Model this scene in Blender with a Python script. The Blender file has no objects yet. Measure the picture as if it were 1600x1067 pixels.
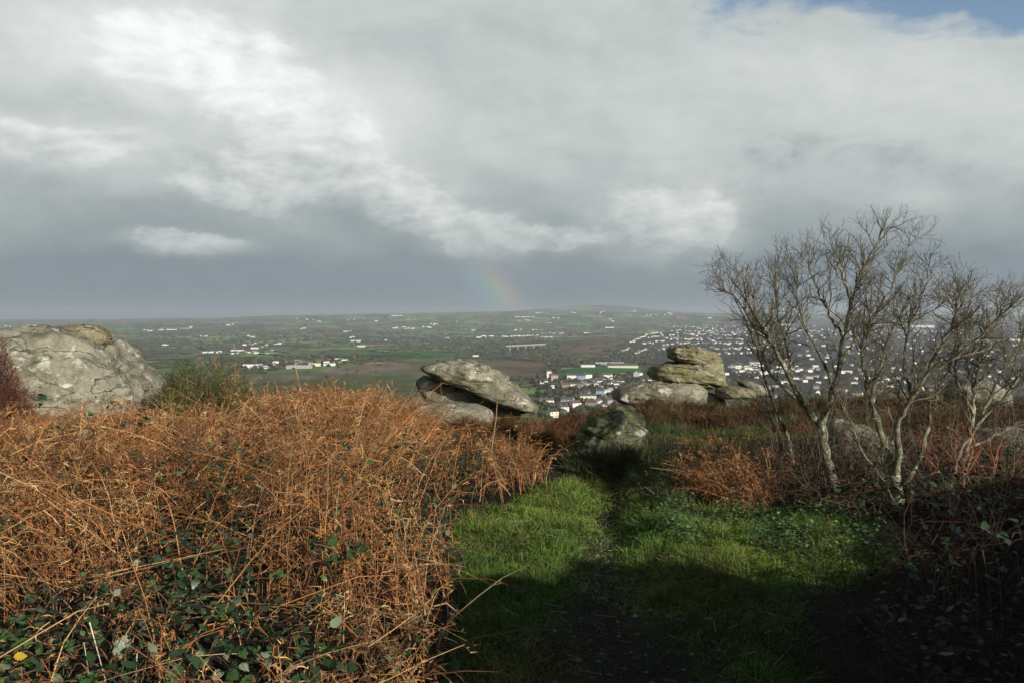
import bpy, math, random
import numpy as np
from mathutils import Vector, Matrix, kdtree

# ------------------------------------------------------------------ camera, sky, sun, exposure
SC = bpy.context.scene
COL = SC.collection
F = 1386.0                       # focal length in pixels of a 1600 px wide frame
EYE = 1.6
PITCH = math.atan(43.5 / F)
cam = bpy.data.cameras.new('camera')
cam.sensor_width = 36.0
cam.lens = 36.0 * F / 1600.0
cam.clip_start = 0.05
cam.clip_end = 60000
cam_o = bpy.data.objects.new('camera', cam)
cam_o.location = (0, 0, EYE)
cam_o.rotation_euler = (math.pi / 2 - PITCH, 0, 0)
COL.objects.link(cam_o)
SC.camera = cam_o

SUN_AZ = math.radians(142.7)     # clockwise from the view direction (+Y): behind, to the right
SUN_EL = math.radians(20.0)
SUN_DIR = Vector((math.sin(SUN_AZ) * math.cos(SUN_EL), math.cos(SUN_AZ) * math.cos(SUN_EL), math.sin(SUN_EL)))
sun = bpy.data.lights.new('sun', 'SUN')
sun.energy = 5.0
sun.angle = math.radians(0.53)
sun.color = (1.0, 0.92, 0.80)
sun_o = bpy.data.objects.new('sun', sun)
sun_o.rotation_euler = SUN_DIR.to_track_quat('Z', 'Y').to_euler()
sun_o.location = (30, -40, 30)
COL.objects.link(sun_o)

SC.view_settings.view_transform = 'Standard'
SC.view_settings.look = 'None'
SC.view_settings.exposure = 0.75
SC.view_settings.gamma = 1.0
SC.view_settings.use_curve_mapping = False
SC.render.engine = 'CYCLES'
SC.cycles.max_bounces = 5
SC.cycles.diffuse_bounces = 2
SC.cycles.glossy_bounces = 2
SC.cycles.transmission_bounces = 2
SC.cycles.volume_bounces = 0
SC.cycles.transparent_max_bounces = 4
SC.cycles.use_denoising = True
SC.cycles.sample_clamp_indirect = 4
SC.cycles.use_adaptive_sampling = True
SC.cycles.adaptive_threshold = 0.02

FWD = (0.0, math.cos(PITCH), -math.sin(PITCH))
UPV = (0.0, math.sin(PITCH), math.cos(PITCH))


def ray(px, py):
    a = (px - 800.0) / F
    b = (533.5 - py) / F
    return (a, FWD[1] + b * UPV[1], FWD[2] + b * UPV[2])


def at(px, py, Y):
    """the point of the place seen at photo pixel (px, py), Y metres ahead"""
    r = ray(px, py)
    k = Y / r[1]
    return Vector((r[0] * k, Y, EYE + r[2] * k))


def to_px(x, y, z):
    dz = z - EYE
    f = y * FWD[1] + dz * FWD[2]
    u = y * UPV[1] + dz * UPV[2]
    f = np.maximum(f, 1e-3)
    return 800 + F * x / f, 533.5 - F * u / f


def azel(px, py):
    r = ray(px, py)
    return math.degrees(math.atan2(r[0], r[1])), math.degrees(math.atan2(r[2], math.hypot(r[0], r[1])))


class S:
    """a node socket (or number) that can be added, multiplied ... into more nodes"""
    tree = None

    def __init__(s, v):
        s.v = v

    @staticmethod
    def m(op, *a, clamp=False):
        n = S.tree.nodes.new('ShaderNodeMath')
        n.operation = op
        n.use_clamp = clamp
        for i, x in enumerate(a):
            if isinstance(x, S):
                x = x.v
            if isinstance(x, (int, float)):
                n.inputs[i].default_value = x
            else:
                S.tree.links.new(x, n.inputs[i])
        return S(n.outputs[0])

    def __add__(s, o): return S.m('ADD', s, o)
    def __radd__(s, o): return S.m('ADD', s, o)
    def __sub__(s, o): return S.m('SUBTRACT', s, o)
    def __rsub__(s, o): return S.m('SUBTRACT', o, s)
    def __mul__(s, o): return S.m('MULTIPLY', s, o)
    def __rmul__(s, o): return S.m('MULTIPLY', s, o)
    def __truediv__(s, o): return S.m('DIVIDE', s, o)

    def ss(s, a, b, lo=0.0, hi=1.0):
        n = S.tree.nodes.new('ShaderNodeMapRange')
        n.interpolation_type = 'SMOOTHSTEP'
        S.tree.links.new(s.v, n.inputs[0])
        for i, x in zip((1, 2, 3, 4), (a, b, lo, hi)):
            n.inputs[i].default_value = x
        return S(n.outputs[0])


def node_noise(tree, vec, scale, detail=5, rough=0.55, dist=0.0, dims='3D'):
    n = tree.nodes.new('ShaderNodeTexNoise')
    n.noise_dimensions = dims
    n.inputs['Scale'].default_value = scale
    n.inputs['Detail'].default_value = detail
    n.inputs['Roughness'].default_value = rough
    n.inputs['Distortion'].default_value = dist
    if vec is not None:
        tree.links.new(vec, n.inputs['Vector'])
    return n


def ramp(tree, fac, stops, interp='LINEAR'):
    n = tree.nodes.new('ShaderNodeValToRGB')
    n.color_ramp.interpolation = interp
    while len(n.color_ramp.elements) < len(stops):
        n.color_ramp.elements.new(0.5)
    for e, (p, c) in zip(n.color_ramp.elements, stops):
        e.position = p
        e.color = (*c, 1) if len(c) == 3 else c
    tree.links.new(fac.v if isinstance(fac, S) else fac, n.inputs[0])
    return n.outputs[0]


def mixc(tree, fac, a, b, mode='MIX'):
    n = tree.nodes.new('ShaderNodeMix')
    n.data_type = 'RGBA'
    n.blend_type = mode
    for sock, x in ((n.inputs[0], fac), (n.inputs[6], a), (n.inputs[7], b)):
        if isinstance(x, S):
            x = x.v
        if isinstance(x, (int, float)):
            sock.default_value = x
        elif isinstance(x, tuple):
            sock.default_value = (*x, 1)
        else:
            tree.links.new(x, sock)
    return n.outputs[2]


def build_world():
    w = bpy.data.worlds.new('World')
    SC.world = w
    w.use_nodes = True
    t = w.node_tree
    t.nodes.clear()
    S.tree = t
    out = t.nodes.new('ShaderNodeOutputWorld')
    bg = t.nodes.new('ShaderNodeBackground')
    t.links.new(bg.outputs[0], out.inputs[0])
    geo = t.nodes.new('ShaderNodeTexCoord')
    D = geo.outputs['Generated']
    sep = t.nodes.new('ShaderNodeSeparateXYZ')
    t.links.new(D, sep.inputs[0])
    x, y, z = (S(o) for o in sep.outputs)
    az = S.m('ARCTAN2', x, y) * (180 / math.pi)
    el = S.m('ARCSINE', z) * (180 / math.pi)
    # a coordinate in which clouds are wider than tall
    comb = t.nodes.new('ShaderNodeCombineXYZ')
    for i, s in enumerate((az * 0.05, el * 0.095, z * 0.2)):
        t.links.new(s.v, comb.inputs[i])
    P = comb.outputs[0]
    def shifted(scale, detail, rough, off, dist=0.0):
        va = t.nodes.new('ShaderNodeVectorMath')
        va.operation = 'ADD'
        t.links.new(P, va.inputs[0])
        va.inputs[1].default_value = off
        return S(node_noise(t, va.outputs[0], scale, detail, rough, dist).outputs['Fac'])
    big = node_noise(t, P, 1.6, 7, 0.56)
    sb = t.nodes.new('ShaderNodeSeparateColor')
    t.links.new(big.outputs['Color'], sb.inputs[0])
    n1, n2 = S(sb.outputs[0]) - 0.5, S(sb.outputs[1]) - 0.5
    fine = S(node_noise(t, P, 5.0, 7, 0.58).outputs['Fac']) - 0.5
    fine2 = S(node_noise(t, P, 2.2, 6, 0.6, 0.6).outputs['Fac']) - 0.5
    billow = S(node_noise(t, P, 9.0, 6, 0.6, 0.3).outputs['Fac']) - 0.5
    A = az + n1 * 6.0 + billow * 1.6
    E = el + n2 * 4.0 + fine * 1.8

    def blob(px, py, rx, ry, rot=0.0, hard=None):
        a0, e0 = azel(px, py)
        c, s = math.cos(math.radians(rot)), math.sin(math.radians(rot))
        da, de = A - a0, E - e0
        u = (da * c + de * s) * (1.0 / (rx / 24.2))
        v = (de * c - da * s) * (1.0 / (ry / 24.2))
        d2 = u * u + v * v
        if hard:
            return d2.ss(hard[0], hard[1], 1.0, 0.0)
        return S.m('EXPONENT', d2 * -1.0)

    # brightness of the cloud deck by height above the horizon
    g = [(0, .285), (.08, .29), (.14, .30), (.19, .375), (.30, .485), (.45, .565), (.6, .585), (.8, .58), (1, .54)]
    L = S(ramp(t, E * (1 / 24.0), [(q, (v, v, v)) for q, v in g]))
    L = L + (fine2 * 0.08 + fine * 0.04) * el.ss(1.5, 7.0, .3, 1.0)
    for px, py, rx, ry, rot, amp in BLOBS:
        L = L + blob(px, py, rx, ry, rot) * amp
    # heaped clouds: a lumpy field lit from the upper right, cut off crisply at its upper rim
    lump0 = shifted(3.4, 9, 0.60, (0, 0, 0), .15)
    lump1 = shifted(3.4, 9, 0.60, (.045, .055, 0), .15)
    relief = lump0 - lump1
    soft0 = shifted(1.5, 6, 0.55, (3, 1, 0))
    soft1 = shifted(1.5, 6, 0.55, (3.09, 1.10, 0))
    L = L + relief * 0.20 * el.ss(3.5, 8.0, .15, 1.0) + (soft0 - soft1) * 0.22 * el.ss(3.0, 8.0, .2, 1.0)
    A, E = az + (lump0 - 0.5) * 3.4 + n1 * 2.0, el + (lump1 - 0.5) * 3.4 + billow * .8
    heap = S(0.0)
    first = True
    for px, py, rx, ry, rot in TOWERS:
        g_ = blob(px, py, rx, ry, rot)
        heap = g_ if first else S.m('MAXIMUM', heap, g_)
        first = False
    hn = heap + (lump0 - 0.5) * 0.9 + billow * .2
    hm = hn.ss(0.12, 0.85) * 0.58 + hn.ss(0.46, 0.58) * 0.42
    floor_ = el.ss(2.9, 4.3)
    L = L + hm * floor_ * (relief * 0.75 + 0.105)
    # dark shreds against the right-hand cloud
    st = S(node_noise(t, P, 4.2, 6, 0.62, 0.8).outputs['Fac'])
    for px, py, rx, ry, amp in ((1290, 232, 190, 26, -.11), (1460, 255, 80, 16, -.08), (800, 160, 160, 18, -.04)):
        L = L + blob(px, py, rx, ry) * st.ss(0.42, 0.62) * amp
    L = S.m('MAXIMUM', L, 0.12)
    cloud = ramp(t, L, [(0.0, (.0, .0, .0)), (.10, (.080, .100, .112)), (.2, (.160, .198, .222)), (.30, (.245, .298, .330)), (.42, (.375, .425, .428)),
                        (.58, (.560, .600, .592)), (.8, (.78, .815, .80)), (1.0, (.98, 1, .99))])
    # clear sky between and behind the clouds
    sky = t.nodes.new('ShaderNodeTexSky')
    sky.sky_type = 'NISHITA'
    sky.sun_disc = False
    sky.sun_elevation = SUN_EL
    sky.sun_rotation = SUN_AZ
    sky.air_density = 1.0
    sky.dust_density = 0.6
    sk = mixc(t, 1.0, sky.outputs[0], (0.110, 0.115, 0.118), 'MULTIPLY')
    # how clear: grows with height and to the right, and behind the viewer towards the sun
    line = el * 1.0 - 18.6 + (az - 10.0) * 0.24
    back = (y * -1.0).ss(-0.1, 0.6) * 9.0
    clr = (S.m('MINIMUM', line * 0.17, 1.2) + back * 0.12 + fine2 * 1.0 + (lump0 - .5) * 1.3).ss(-0.05, 0.40, 0.0, 0.97)
    colr = mixc(t, clr, cloud, sk)
    # the rainbow: a ring 42 degrees round the point opposite the sun, seen where the shower hangs
    dotn = t.nodes.new('ShaderNodeVectorMath')
    dotn.operation = 'DOT_PRODUCT'
    t.links.new(D, dotn.inputs[0])
    dotn.inputs[1].default_value = tuple(-SUN_DIR)
    ang = S.m('ARCCOSINE', S(dotn.outputs['Value'])) * (180 / math.pi)
    bow = ramp(t, (ang - 39.8) * (1 / 3.2), [(0, (0, 0, 0)), (.14, (.018, .008, .045)), (.32, (.0, .045, .050)), (.48, (.035, .07, .012)),
                                            (.62, (.10, .075, .0)), (.78, (.085, .030, .012)), (1.0, (0, 0, 0))], 'EASE')
    shower = el.ss(-1.0, 0.3) * el.ss(1.2, 4.0, 1.0, 0.0) * S.m('ABSOLUTE', az + 0.4).ss(4.0, 7.0, 1.0, 0.0)
    b2 = mixc(t, shower * 1.3, (0, 0, 0), bow)
    b2.node.clamp_factor = False
    colr = mixc(t, 1.0, colr, b2, 'ADD')
    t.links.new(colr, bg.inputs[0])
    bg.inputs[1].default_value = 1 / 1.68
    w.cycles.sampling_method = 'MANUAL'
    w.cycles.sample_map_resolution = 512


BLOBS = [
    (330, 100, 260, 90, -12, .24), (120, 60, 240, 50, 10, .05), (560, 250, 190, 70, -38, .04), (700, 345, 120, 50, -20, .07),
    (60, 235, 170, 40, 0, .08), (40, 120, 160, 30, 0, -.03), (300, 335, 150, 40, 0, -.05), (560, 348, 110, 26, -10, -.07),
    (1060, 350, 120, 60, 0, .12), (1430, 180, 300, 60, 0, .05), (1500, 285, 200, 36, 10, .05), (1450, 400, 300, 70, 0, -.01),
    (880, 60, 300, 50, 0, -.03), (900, 290, 70, 60, 0, -.02), (290, 380, 90, 14, 0, .12), (180, 170, 160, 24, 0, -.06),
    (620, 90, 120, 50, 0, -.05), (1300, 90, 260, 40, 0, .05), (1250, 330, 100, 40, 0, -.05), (480, 60, 100, 40, 0, -.04),
]
TOWERS = [(330, 100, 190, 85, -10), (455, 215, 110, 75, -20), (540, 245, 75, 75, -30), (640, 320, 110, 60, -30), (750, 370, 105, 42, -5),
          (1050, 345, 125, 62, 0), (400, 285, 130, 50, 0), (60, 220, 170, 30, 0), (300, 378, 110, 16, 0), (900, 375, 100, 26, 0)]
build_world()

# ------------------------------------------------------------------ helpers
RNG = np.random.default_rng(7)
random.seed(7)


def _hash(ix, iy, iz, seed):
    h = (ix * 374761393 + iy * 668265263 + iz * 2147483647 + seed * 974711) & 0xFFFFFFFF
    h = ((h ^ (h >> 13)) * 1274126177) & 0xFFFFFFFF
    h = h ^ (h >> 16)
    return (h & 0xFFFFFF) / float(0xFFFFFF)


def vnoise(p, seed=0):
    """smooth value noise in [-1, 1]; p is (N, 3)"""
    p = np.asarray(p, dtype=np.float64)
    i = np.floor(p).astype(np.int64)
    f = p - i
    f = f * f * f * (f * (f * 6 - 15) + 10)
    r = 0
    for dx in (0, 1):
        wx = f[:, 0] if dx else 1 - f[:, 0]
        for dy in (0, 1):
            wy = f[:, 1] if dy else 1 - f[:, 1]
            for dz in (0, 1):
                wz = f[:, 2] if dz else 1 - f[:, 2]
                r = r + wx * wy * wz * _hash(i[:, 0] + dx, i[:, 1] + dy, i[:, 2] + dz, seed)
    return r * 2 - 1


def fbm(p, octaves=4, seed=0, gain=0.5):
    a, s, k = 1.0, 0.0, 1.0
    p = np.asarray(p, dtype=np.float64)
    for o in range(octaves):
        s = s + a * vnoise(p * k + o * 17.3, seed + o)
        a *= gain
        k *= 2.03
    return s


def fbm2(x, y, scale, octaves=4, seed=0, gain=0.5):
    x, y = np.broadcast_arrays(np.asarray(x, float), np.asarray(y, float))
    p = np.stack([x.ravel() / scale, y.ravel() / scale, np.full(x.size, seed * 3.7)], 1)
    return fbm(p, octaves, seed, gain).reshape(x.shape)


def sstep(a, b, x):
    t = np.clip((x - a) / (b - a), 0, 1)
    return t * t * (3 - 2 * t)


def meta(o, label=None, cat=None, group=None, kind=None):
    if label: o['label'] = label
    if cat: o['category'] = cat
    if group: o['group'] = group
    if kind: o['kind'] = kind
    return o


def mesh_np(name, verts, faces, mats, cols=None, smooth=False, mat_idx=None):
    """faces: (M, k) array, or a list of such arrays"""
    if not isinstance(faces, list):
        faces = [faces]
    faces = [np.asarray(f, dtype=np.int32) for f in faces if len(f)]
    me = bpy.data.meshes.new(name)
    verts = np.asarray(verts, dtype=np.float32)
    me.vertices.add(len(verts))
    me.vertices.foreach_set('co', verts.ravel())
    nl = sum(f.size for f in faces)
    nf = sum(len(f) for f in faces)
    me.loops.add(nl)
    me.polygons.add(nf)
    me.loops.foreach_set('vertex_index', np.concatenate([f.ravel() for f in faces]))
    tot = np.concatenate([np.full(len(f), f.shape[1], dtype=np.int32) for f in faces])
    st = np.concatenate([[0], np.cumsum(tot)[:-1]]).astype(np.int32)
    me.polygons.foreach_set('loop_start', st)
    me.polygons.foreach_set('loop_total', tot)
    if mat_idx is not None:
        me.polygons.foreach_set('material_index', np.asarray(mat_idx, dtype=np.int32))
    me.polygons.foreach_set('use_smooth', np.full(nf, smooth))
    me.update(calc_edges=True)
    if cols is not None:
        cols = np.asarray(cols, dtype=np.float32)
        if cols.shape[1] == 3:
            cols = np.concatenate([cols, np.ones((len(cols), 1), np.float32)], 1)
        a = me.color_attributes.new('Col', 'FLOAT_COLOR', 'POINT')
        a.data.foreach_set('color', cols.ravel())
    for m in (mats if isinstance(mats, (list, tuple)) else [mats]):
        me.materials.append(m)
    return me


def link(name, me, parent=None, loc=None):
    o = bpy.data.objects.new(name, me)
    COL.objects.link(o)
    if parent is not None:
        o.parent = parent
    if loc is not None:
        o.location = loc
    return o


def empty(name, loc, label, cat, group=None, rz=0.0):
    o = bpy.data.objects.new(name, None)
    o.empty_display_size = 0.1
    o.location = loc
    o.rotation_euler = (0, 0, rz)
    COL.objects.link(o)
    return meta(o, label, cat, group)


def strips(P, R, sides=3, cols=None, ref=None):
    """tubes (sides >= 3) or flat ribbons (sides = 2) along N paths of K points.
    P (N,K,3), R (N,K) radii, cols (N,3) -> verts, quads, vertex colours"""
    N, K, _ = P.shape
    T = np.empty_like(P)
    T[:, 1:-1] = P[:, 2:] - P[:, :-2]
    T[:, 0] = P[:, 1] - P[:, 0]
    T[:, -1] = P[:, -1] - P[:, -2]
    T /= np.linalg.norm(T, axis=2, keepdims=True) + 1e-12
    if ref is None:
        ref = RNG.normal(size=(N, 1, 3))
    nrm = np.cross(T, ref)
    nrm /= np.linalg.norm(nrm, axis=2, keepdims=True) + 1e-9
    bi = np.cross(T, nrm)
    rings = []
    for s in range(sides):
        a = 2 * math.pi * s / sides
        rings.append(P + R[:, :, None] * (math.cos(a) * nrm + math.sin(a) * bi))
    V = np.stack(rings, 2)                                  # N,K,sides,3
    idx = np.arange(N * K * sides).reshape(N, K, sides)
    if sides == 2:
        q = np.stack([idx[:, :-1, 0], idx[:, :-1, 1], idx[:, 1:, 1], idx[:, 1:, 0]], -1).reshape(-1, 4)
    else:
        nx = np.roll(idx, -1, axis=2)
        q = np.stack([idx[:, :-1], nx[:, :-1], nx[:, 1:], idx[:, 1:]], -1).reshape(-1, 4)
    C = None
    if cols is not None:
        C = np.repeat(cols[:, None, :], K * sides, axis=1).reshape(-1, 3)
    return V.reshape(-1, 3), q, C


class Acc:
    def __init__(s):
        s.v, s.q, s.c, s.n = [], [], [], 0

    def add(s, V, Q, C):
        s.v.append(V)
        s.q.append(Q + s.n)
        s.c.append(C)
        s.n += len(V)

    def mesh(s, name, mat, smooth=False):
        by = {}
        for q in s.q:
            by.setdefault(q.shape[1], []).append(q)
        return mesh_np(name, np.concatenate(s.v), [np.concatenate(x) for x in by.values()], mat, np.concatenate(s.c), smooth)


# ------------------------------------------------------------------ materials
def new_mat(name):
    m = bpy.data.materials.new(name)
    m.use_nodes = True
    t = m.node_tree
    b = t.nodes['Principled BSDF']
    b.inputs['Roughness'].default_value = 0.9
    b.inputs['Specular IOR Level'].default_value = 0.15
    return m, t, b


def plant_mat(name, rough=0.75, var=0.35, vscale=9.0, spec=0.2, translucent=0.0, fine=60):
    """colour from the plant's own colour attribute, mottled"""
    m, t, b = new_mat(name)
    S.tree = t
    at_ = t.nodes.new('ShaderNodeAttribute')
    at_.attribute_name = 'Col'
    tc = t.nodes.new('ShaderNodeTexCoord')
    f = S(node_noise(t, tc.outputs['Object'], vscale, 3).outputs['Fac'])
    g = S(node_noise(t, tc.outputs['Object'], fine, 3).outputs['Fac'])
    k = f.ss(0.3, 0.7, 1 - var, 1 + var) * g.ss(0.3, 0.7, 0.8, 1.2) * (0.74 if name in ('grass_blade', 'dry_bracken') else 0.68)
    c = t.nodes.new('ShaderNodeVectorMath')
    c.operation = 'SCALE'
    t.links.new(at_.outputs['Color'], c.inputs[0])
    t.links.new(k.v, c.inputs['Scale'])
    t.links.new(c.outputs[0], b.inputs['Base Color'])
    b.inputs['Roughness'].default_value = rough
    b.inputs['Specular IOR Level'].default_value = spec
    if translucent:
        tr = t.nodes.new('ShaderNodeBsdfTranslucent')
        t.links.new(c.outputs[0], tr.inputs[0])
        mx = t.nodes.new('ShaderNodeMixShader')
        mx.inputs[0].default_value = translucent
        t.links.new(b.outputs[0], mx.inputs[1])
        t.links.new(tr.outputs[0], mx.inputs[2])
        t.links.new(mx.outputs[0], t.nodes['Material Output'].inputs[0])
    return m


M_BRACKEN = plant_mat('dry_bracken', 0.7, 0.3, 3.0, 0.25)
M_GRASS = plant_mat('grass_blade', 0.6, 0.25, 1.4, 0.3, 0.25)
M_HEATHER = plant_mat('heather_twig', 0.9, 0.3, 2.0, 0.1)
M_TWIG = plant_mat('bare_twig', 0.85, 0.25, 6.0, 0.15)
M_LEAFC = plant_mat('small_leaf', 0.5, 0.3, 4.0, 0.35, 0.15)
M_FARTREE = plant_mat('far_foliage', 0.95, 0.3, 0.05, 0.0, fine=0.6)


def rock_mat(name, base=(.23, .225, .185), dark=(.085, .085, .065), lichen=(.52, .53, .46), moss=(.10, .105, .035), lich=0.5, mossy=0.4):
    m, t, b = new_mat(name)
    S.tree = t
    tc = t.nodes.new('ShaderNodeTexCoord')
    O = tc.outputs['Object']
    n1 = S(node_noise(t, O, 2.2, 8, 0.62, 0.3).outputs['Fac'])
    n2 = S(node_noise(t, O, 9.0, 8, 0.65).outputs['Fac'])
    n3 = S(node_noise(t, O, 45.0, 4, 0.7).outputs['Fac'])
    mp = t.nodes.new('ShaderNodeMapping')
    mp.inputs['Scale'].default_value = (1.0, 1.0, 1.5)
    t.links.new(O, mp.inputs[0])
    n4 = S(node_noise(t, mp.outputs[0], 4.0, 9, 0.62, 0.5).outputs['Fac'])
    c = mixc(t, (n1 * 0.6 + n2 * 0.4).ss(0.36, 0.60), dark, base)
    c = mixc(t, n3.ss(0.3, 0.75) * 0.55, c, mixc(t, 1.0, c, (.55, .55, .5), 'MULTIPLY'))
    c = mixc(t, n4.ss(0.60 - 0.06 * lich, 0.66 - 0.06 * lich) * n2.ss(.35, .6) * 0.8, c, lichen)
    c = mixc(t, (n1 * -1 + 1).ss(0.55 - .1 * mossy, 0.68) * n2.ss(.4, .55) * mossy * 1.6, c, moss)
    # dark lichen scabs
    c = mixc(t, S(node_noise(t, O, 6.5, 7, 0.7, 0.4).outputs['Fac']).ss(0.60, 0.66) * 0.75, c, (.035, .036, .03))
    mp2 = t.nodes.new('ShaderNodeMapping')
    mp2.inputs['Scale'].default_value = (1.0, 1.0, 2.4)
    mp2.inputs['Rotation'].default_value = (0, .25, 0)
    t.links.new(O, mp2.inputs[0])
    crk = S.m('ABSOLUTE', S(node_noise(t, mp2.outputs[0], 1.5, 7, 0.52, 0.6).outputs['Fac']) - 0.5).ss(0.0, 0.016)
    grain = S(node_noise(t, O, 120.0, 2, 0.6).outputs['Fac'])
    c = mixc(t, (crk * -1 + 1) * n1.ss(.46, .56) * 0.8, c, (.04, .04, .028))
    c = mixc(t, grain.ss(.35, .65) * .35, c, mixc(t, 1.0, c, (1.5, 1.45, 1.4), 'MULTIPLY'))
    c = mixc(t, 1.0, c, (.72, .72, .72), 'MULTIPLY')
    t.links.new(c, b.inputs['Base Color'])
    b.inputs['Roughness'].default_value = 0.92
    bp = t.nodes.new('ShaderNodeBump')
    bp.inputs['Strength'].default_value = 0.9
    bp.inputs['Distance'].default_value = 0.06
    t.links.new((n4 * 0.9 + n2 * 0.7 + n3 * 0.30 + crk * 0.3 + grain * .08).v, bp.inputs['Height'])
    t.links.new(bp.outputs[0], b.inputs['Normal'])
    return m


M_ROCK = rock_mat('granite', base=(.29, .275, .205), dark=(.12, .115, .085))
M_ROCK_PALE = rock_mat('granite_lichened', base=(.30, .29, .225), dark=(.14, .135, .10), lich=0.7, mossy=0.35)
M_ROCK_MOSS = rock_mat('granite_mossy', base=(.17, .18, .12), dark=(.055, .065, .03), moss=(.10, .13, .02), lich=0.3, mossy=1.0)
M_ROCK_OCHRE = rock_mat('granite_ochre', base=(.27, .25, .165), dark=(.12, .11, .06), moss=(.17, .16, .05), lich=0.1, mossy=0.6)

# ------------------------------------------------------------------ the lie of the land
def near_h(x, y):
    """hilltop within a few tens of metres"""
    h = 0.05 * fbm2(x, y, 1.7, 4, 3)
    h = h + 0.26 * sstep(-0.9, -2.6, x) * sstep(4.5, 7.5, y)           # bank under the bracken
    h = h + 0.07 * sstep(-0.3, -1.1, x)
    h = h + 0.10 * sstep(1.6, 3.2, x)
    h = h - 0.10 * np.exp(-((x - 0.75 - 0.04 * (y - 6)) / 0.28) ** 2) * sstep(10.5, 9.0, y)   # worn track
    h = h - 0.10 * sstep(9.5, 14, y) * sstep(-0.5, 0.3, x) * sstep(2.6, 1.2, x)
    h = h - 0.095 * np.clip(y - 11.0, 0, 3.4) * (.45 + .55 * sstep(5.5, 3.5, x))
    return h


def far_h(x, y):
    d = np.maximum(y - 16.5, 0)
    h = -122 * (1 - np.exp(-d / 300.0))
    m = sstep(700, 1400, y)
    h = h + m * 5 * fbm2(x, y, 700, 3, 11) + m * sstep(1800, 3500, y) * 13 * fbm2(x, y, 1700, 3, 12)
    a = x / np.maximum(y, 1)
    px = 800 + F * a
    ridge = np.interp(px, [-400, 0, 150, 300, 450, 600, 700, 800, 950, 1100, 1300, 1600, 2100],
                      [30, 32, 40, 62, 88, 108, 118, 132, 138, 130, 112, 105, 100])
    h = h + sstep(5200, 10300, y) * ridge
    h = h + sstep(5500, 8000, y) * 15 * fbm2(x, y, 1500, 3, 14)
    h = h + 118 * np.exp(-((px - 930) / 120) ** 2) * sstep(11000, 14500, y)
    h = h - 60 * sstep(11500, 14000, y) * (1 - np.exp(-((px - 930) / 220) ** 2))
    # spur with the rusty fields, and the moor shoulder
    h = h + 17 * np.exp(-((x - 260) / 230) ** 2 - ((y - 3250) / 420) ** 2)
    h = h + 20 * np.exp(-((x + 380) / 420) ** 2 - ((y - 2050) / 330) ** 2)
    h = h + 26 * np.exp(-((x - 1100) / 700) ** 2 - ((y - 4300) / 900) ** 2)
    return h


def height(x, y):
    x, y = np.broadcast_arrays(np.asarray(x, float), np.asarray(y, float))
    r = np.hypot(x, y)
    w = sstep(60, 25, r)
    return near_h(x, y) * w + far_h(x, y)


YS = np.exp(np.linspace(math.log(500), math.log(13500), 900))


def on_land(px, py):
    """where the ray through photo pixels meets the valley"""
    px, py = np.atleast_1d(np.asarray(px, float)), np.atleast_1d(np.asarray(py, float))
    a = (px - 800) / F
    b = (533.5 - py) / F
    ry = FWD[1] + b * UPV[1]
    rz = FWD[2] + b * UPV[2]
    X = (a / ry)[:, None] * YS[None]
    Z = EYE + (rz / ry)[:, None] * YS[None]
    H = height(X, np.broadcast_to(YS, X.shape))
    below = Z < H
    k = np.where(below.any(1), below.argmax(1), len(YS) - 1)
    Y = YS[k]
    Xo = X[np.arange(len(px)), k]
    return Xo, Y, height(Xo, Y), below.any(1)


def in_poly(px, py, poly):
    inside = np.zeros(np.shape(px), bool)
    n = len(poly)
    for i in range(n):
        x1, y1 = poly[i]
        x2, y2 = poly[(i + 1) % n]
        c = ((y1 > py) != (y2 > py)) & (px < (x2 - x1) * (py - y1) / (y2 - y1 + 1e-9) + x1)
        inside ^= c
    return inside


# fields: seeds of an irregular patchwork
sx = np.arange(-7500, 7501, 205.0)
sy = np.arange(700, 12500, 235.0)
SX, SY = np.meshgrid(sx, sy)
SX = SX + RNG.uniform(-85, 85, SX.shape) + (np.arange(len(sy)) % 2)[:, None] * 100
SY = SY + RNG.uniform(-95, 95, SY.shape)
SEEDS = np.stack([SX.ravel(), SY.ravel()], 1)
SEEDS = SEEDS[np.abs(SEEDS[:, 0]) < 0.75 * SEEDS[:, 1] + 300]
KD = kdtree.KDTree(len(SEEDS))
for i, (a, b) in enumerate(SEEDS):
    KD.insert((a, b, 0), i)
KD.balance()
PAL = np.array([(.050, .085, .024), (.060, .105, .030), (.070, .095, .034), (.070, .075, .040), (.085, .078, .048),
                (.050, .060, .030), (.095, .080, .050), (.040, .075, .020), (.075, .062, .040), (.060, .095, .025)])
FIELD_COL = PAL[RNG.integers(0, len(PAL), len(SEEDS))] * RNG.uniform(1.2, 3.6, (len(SEEDS), 1))

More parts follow.
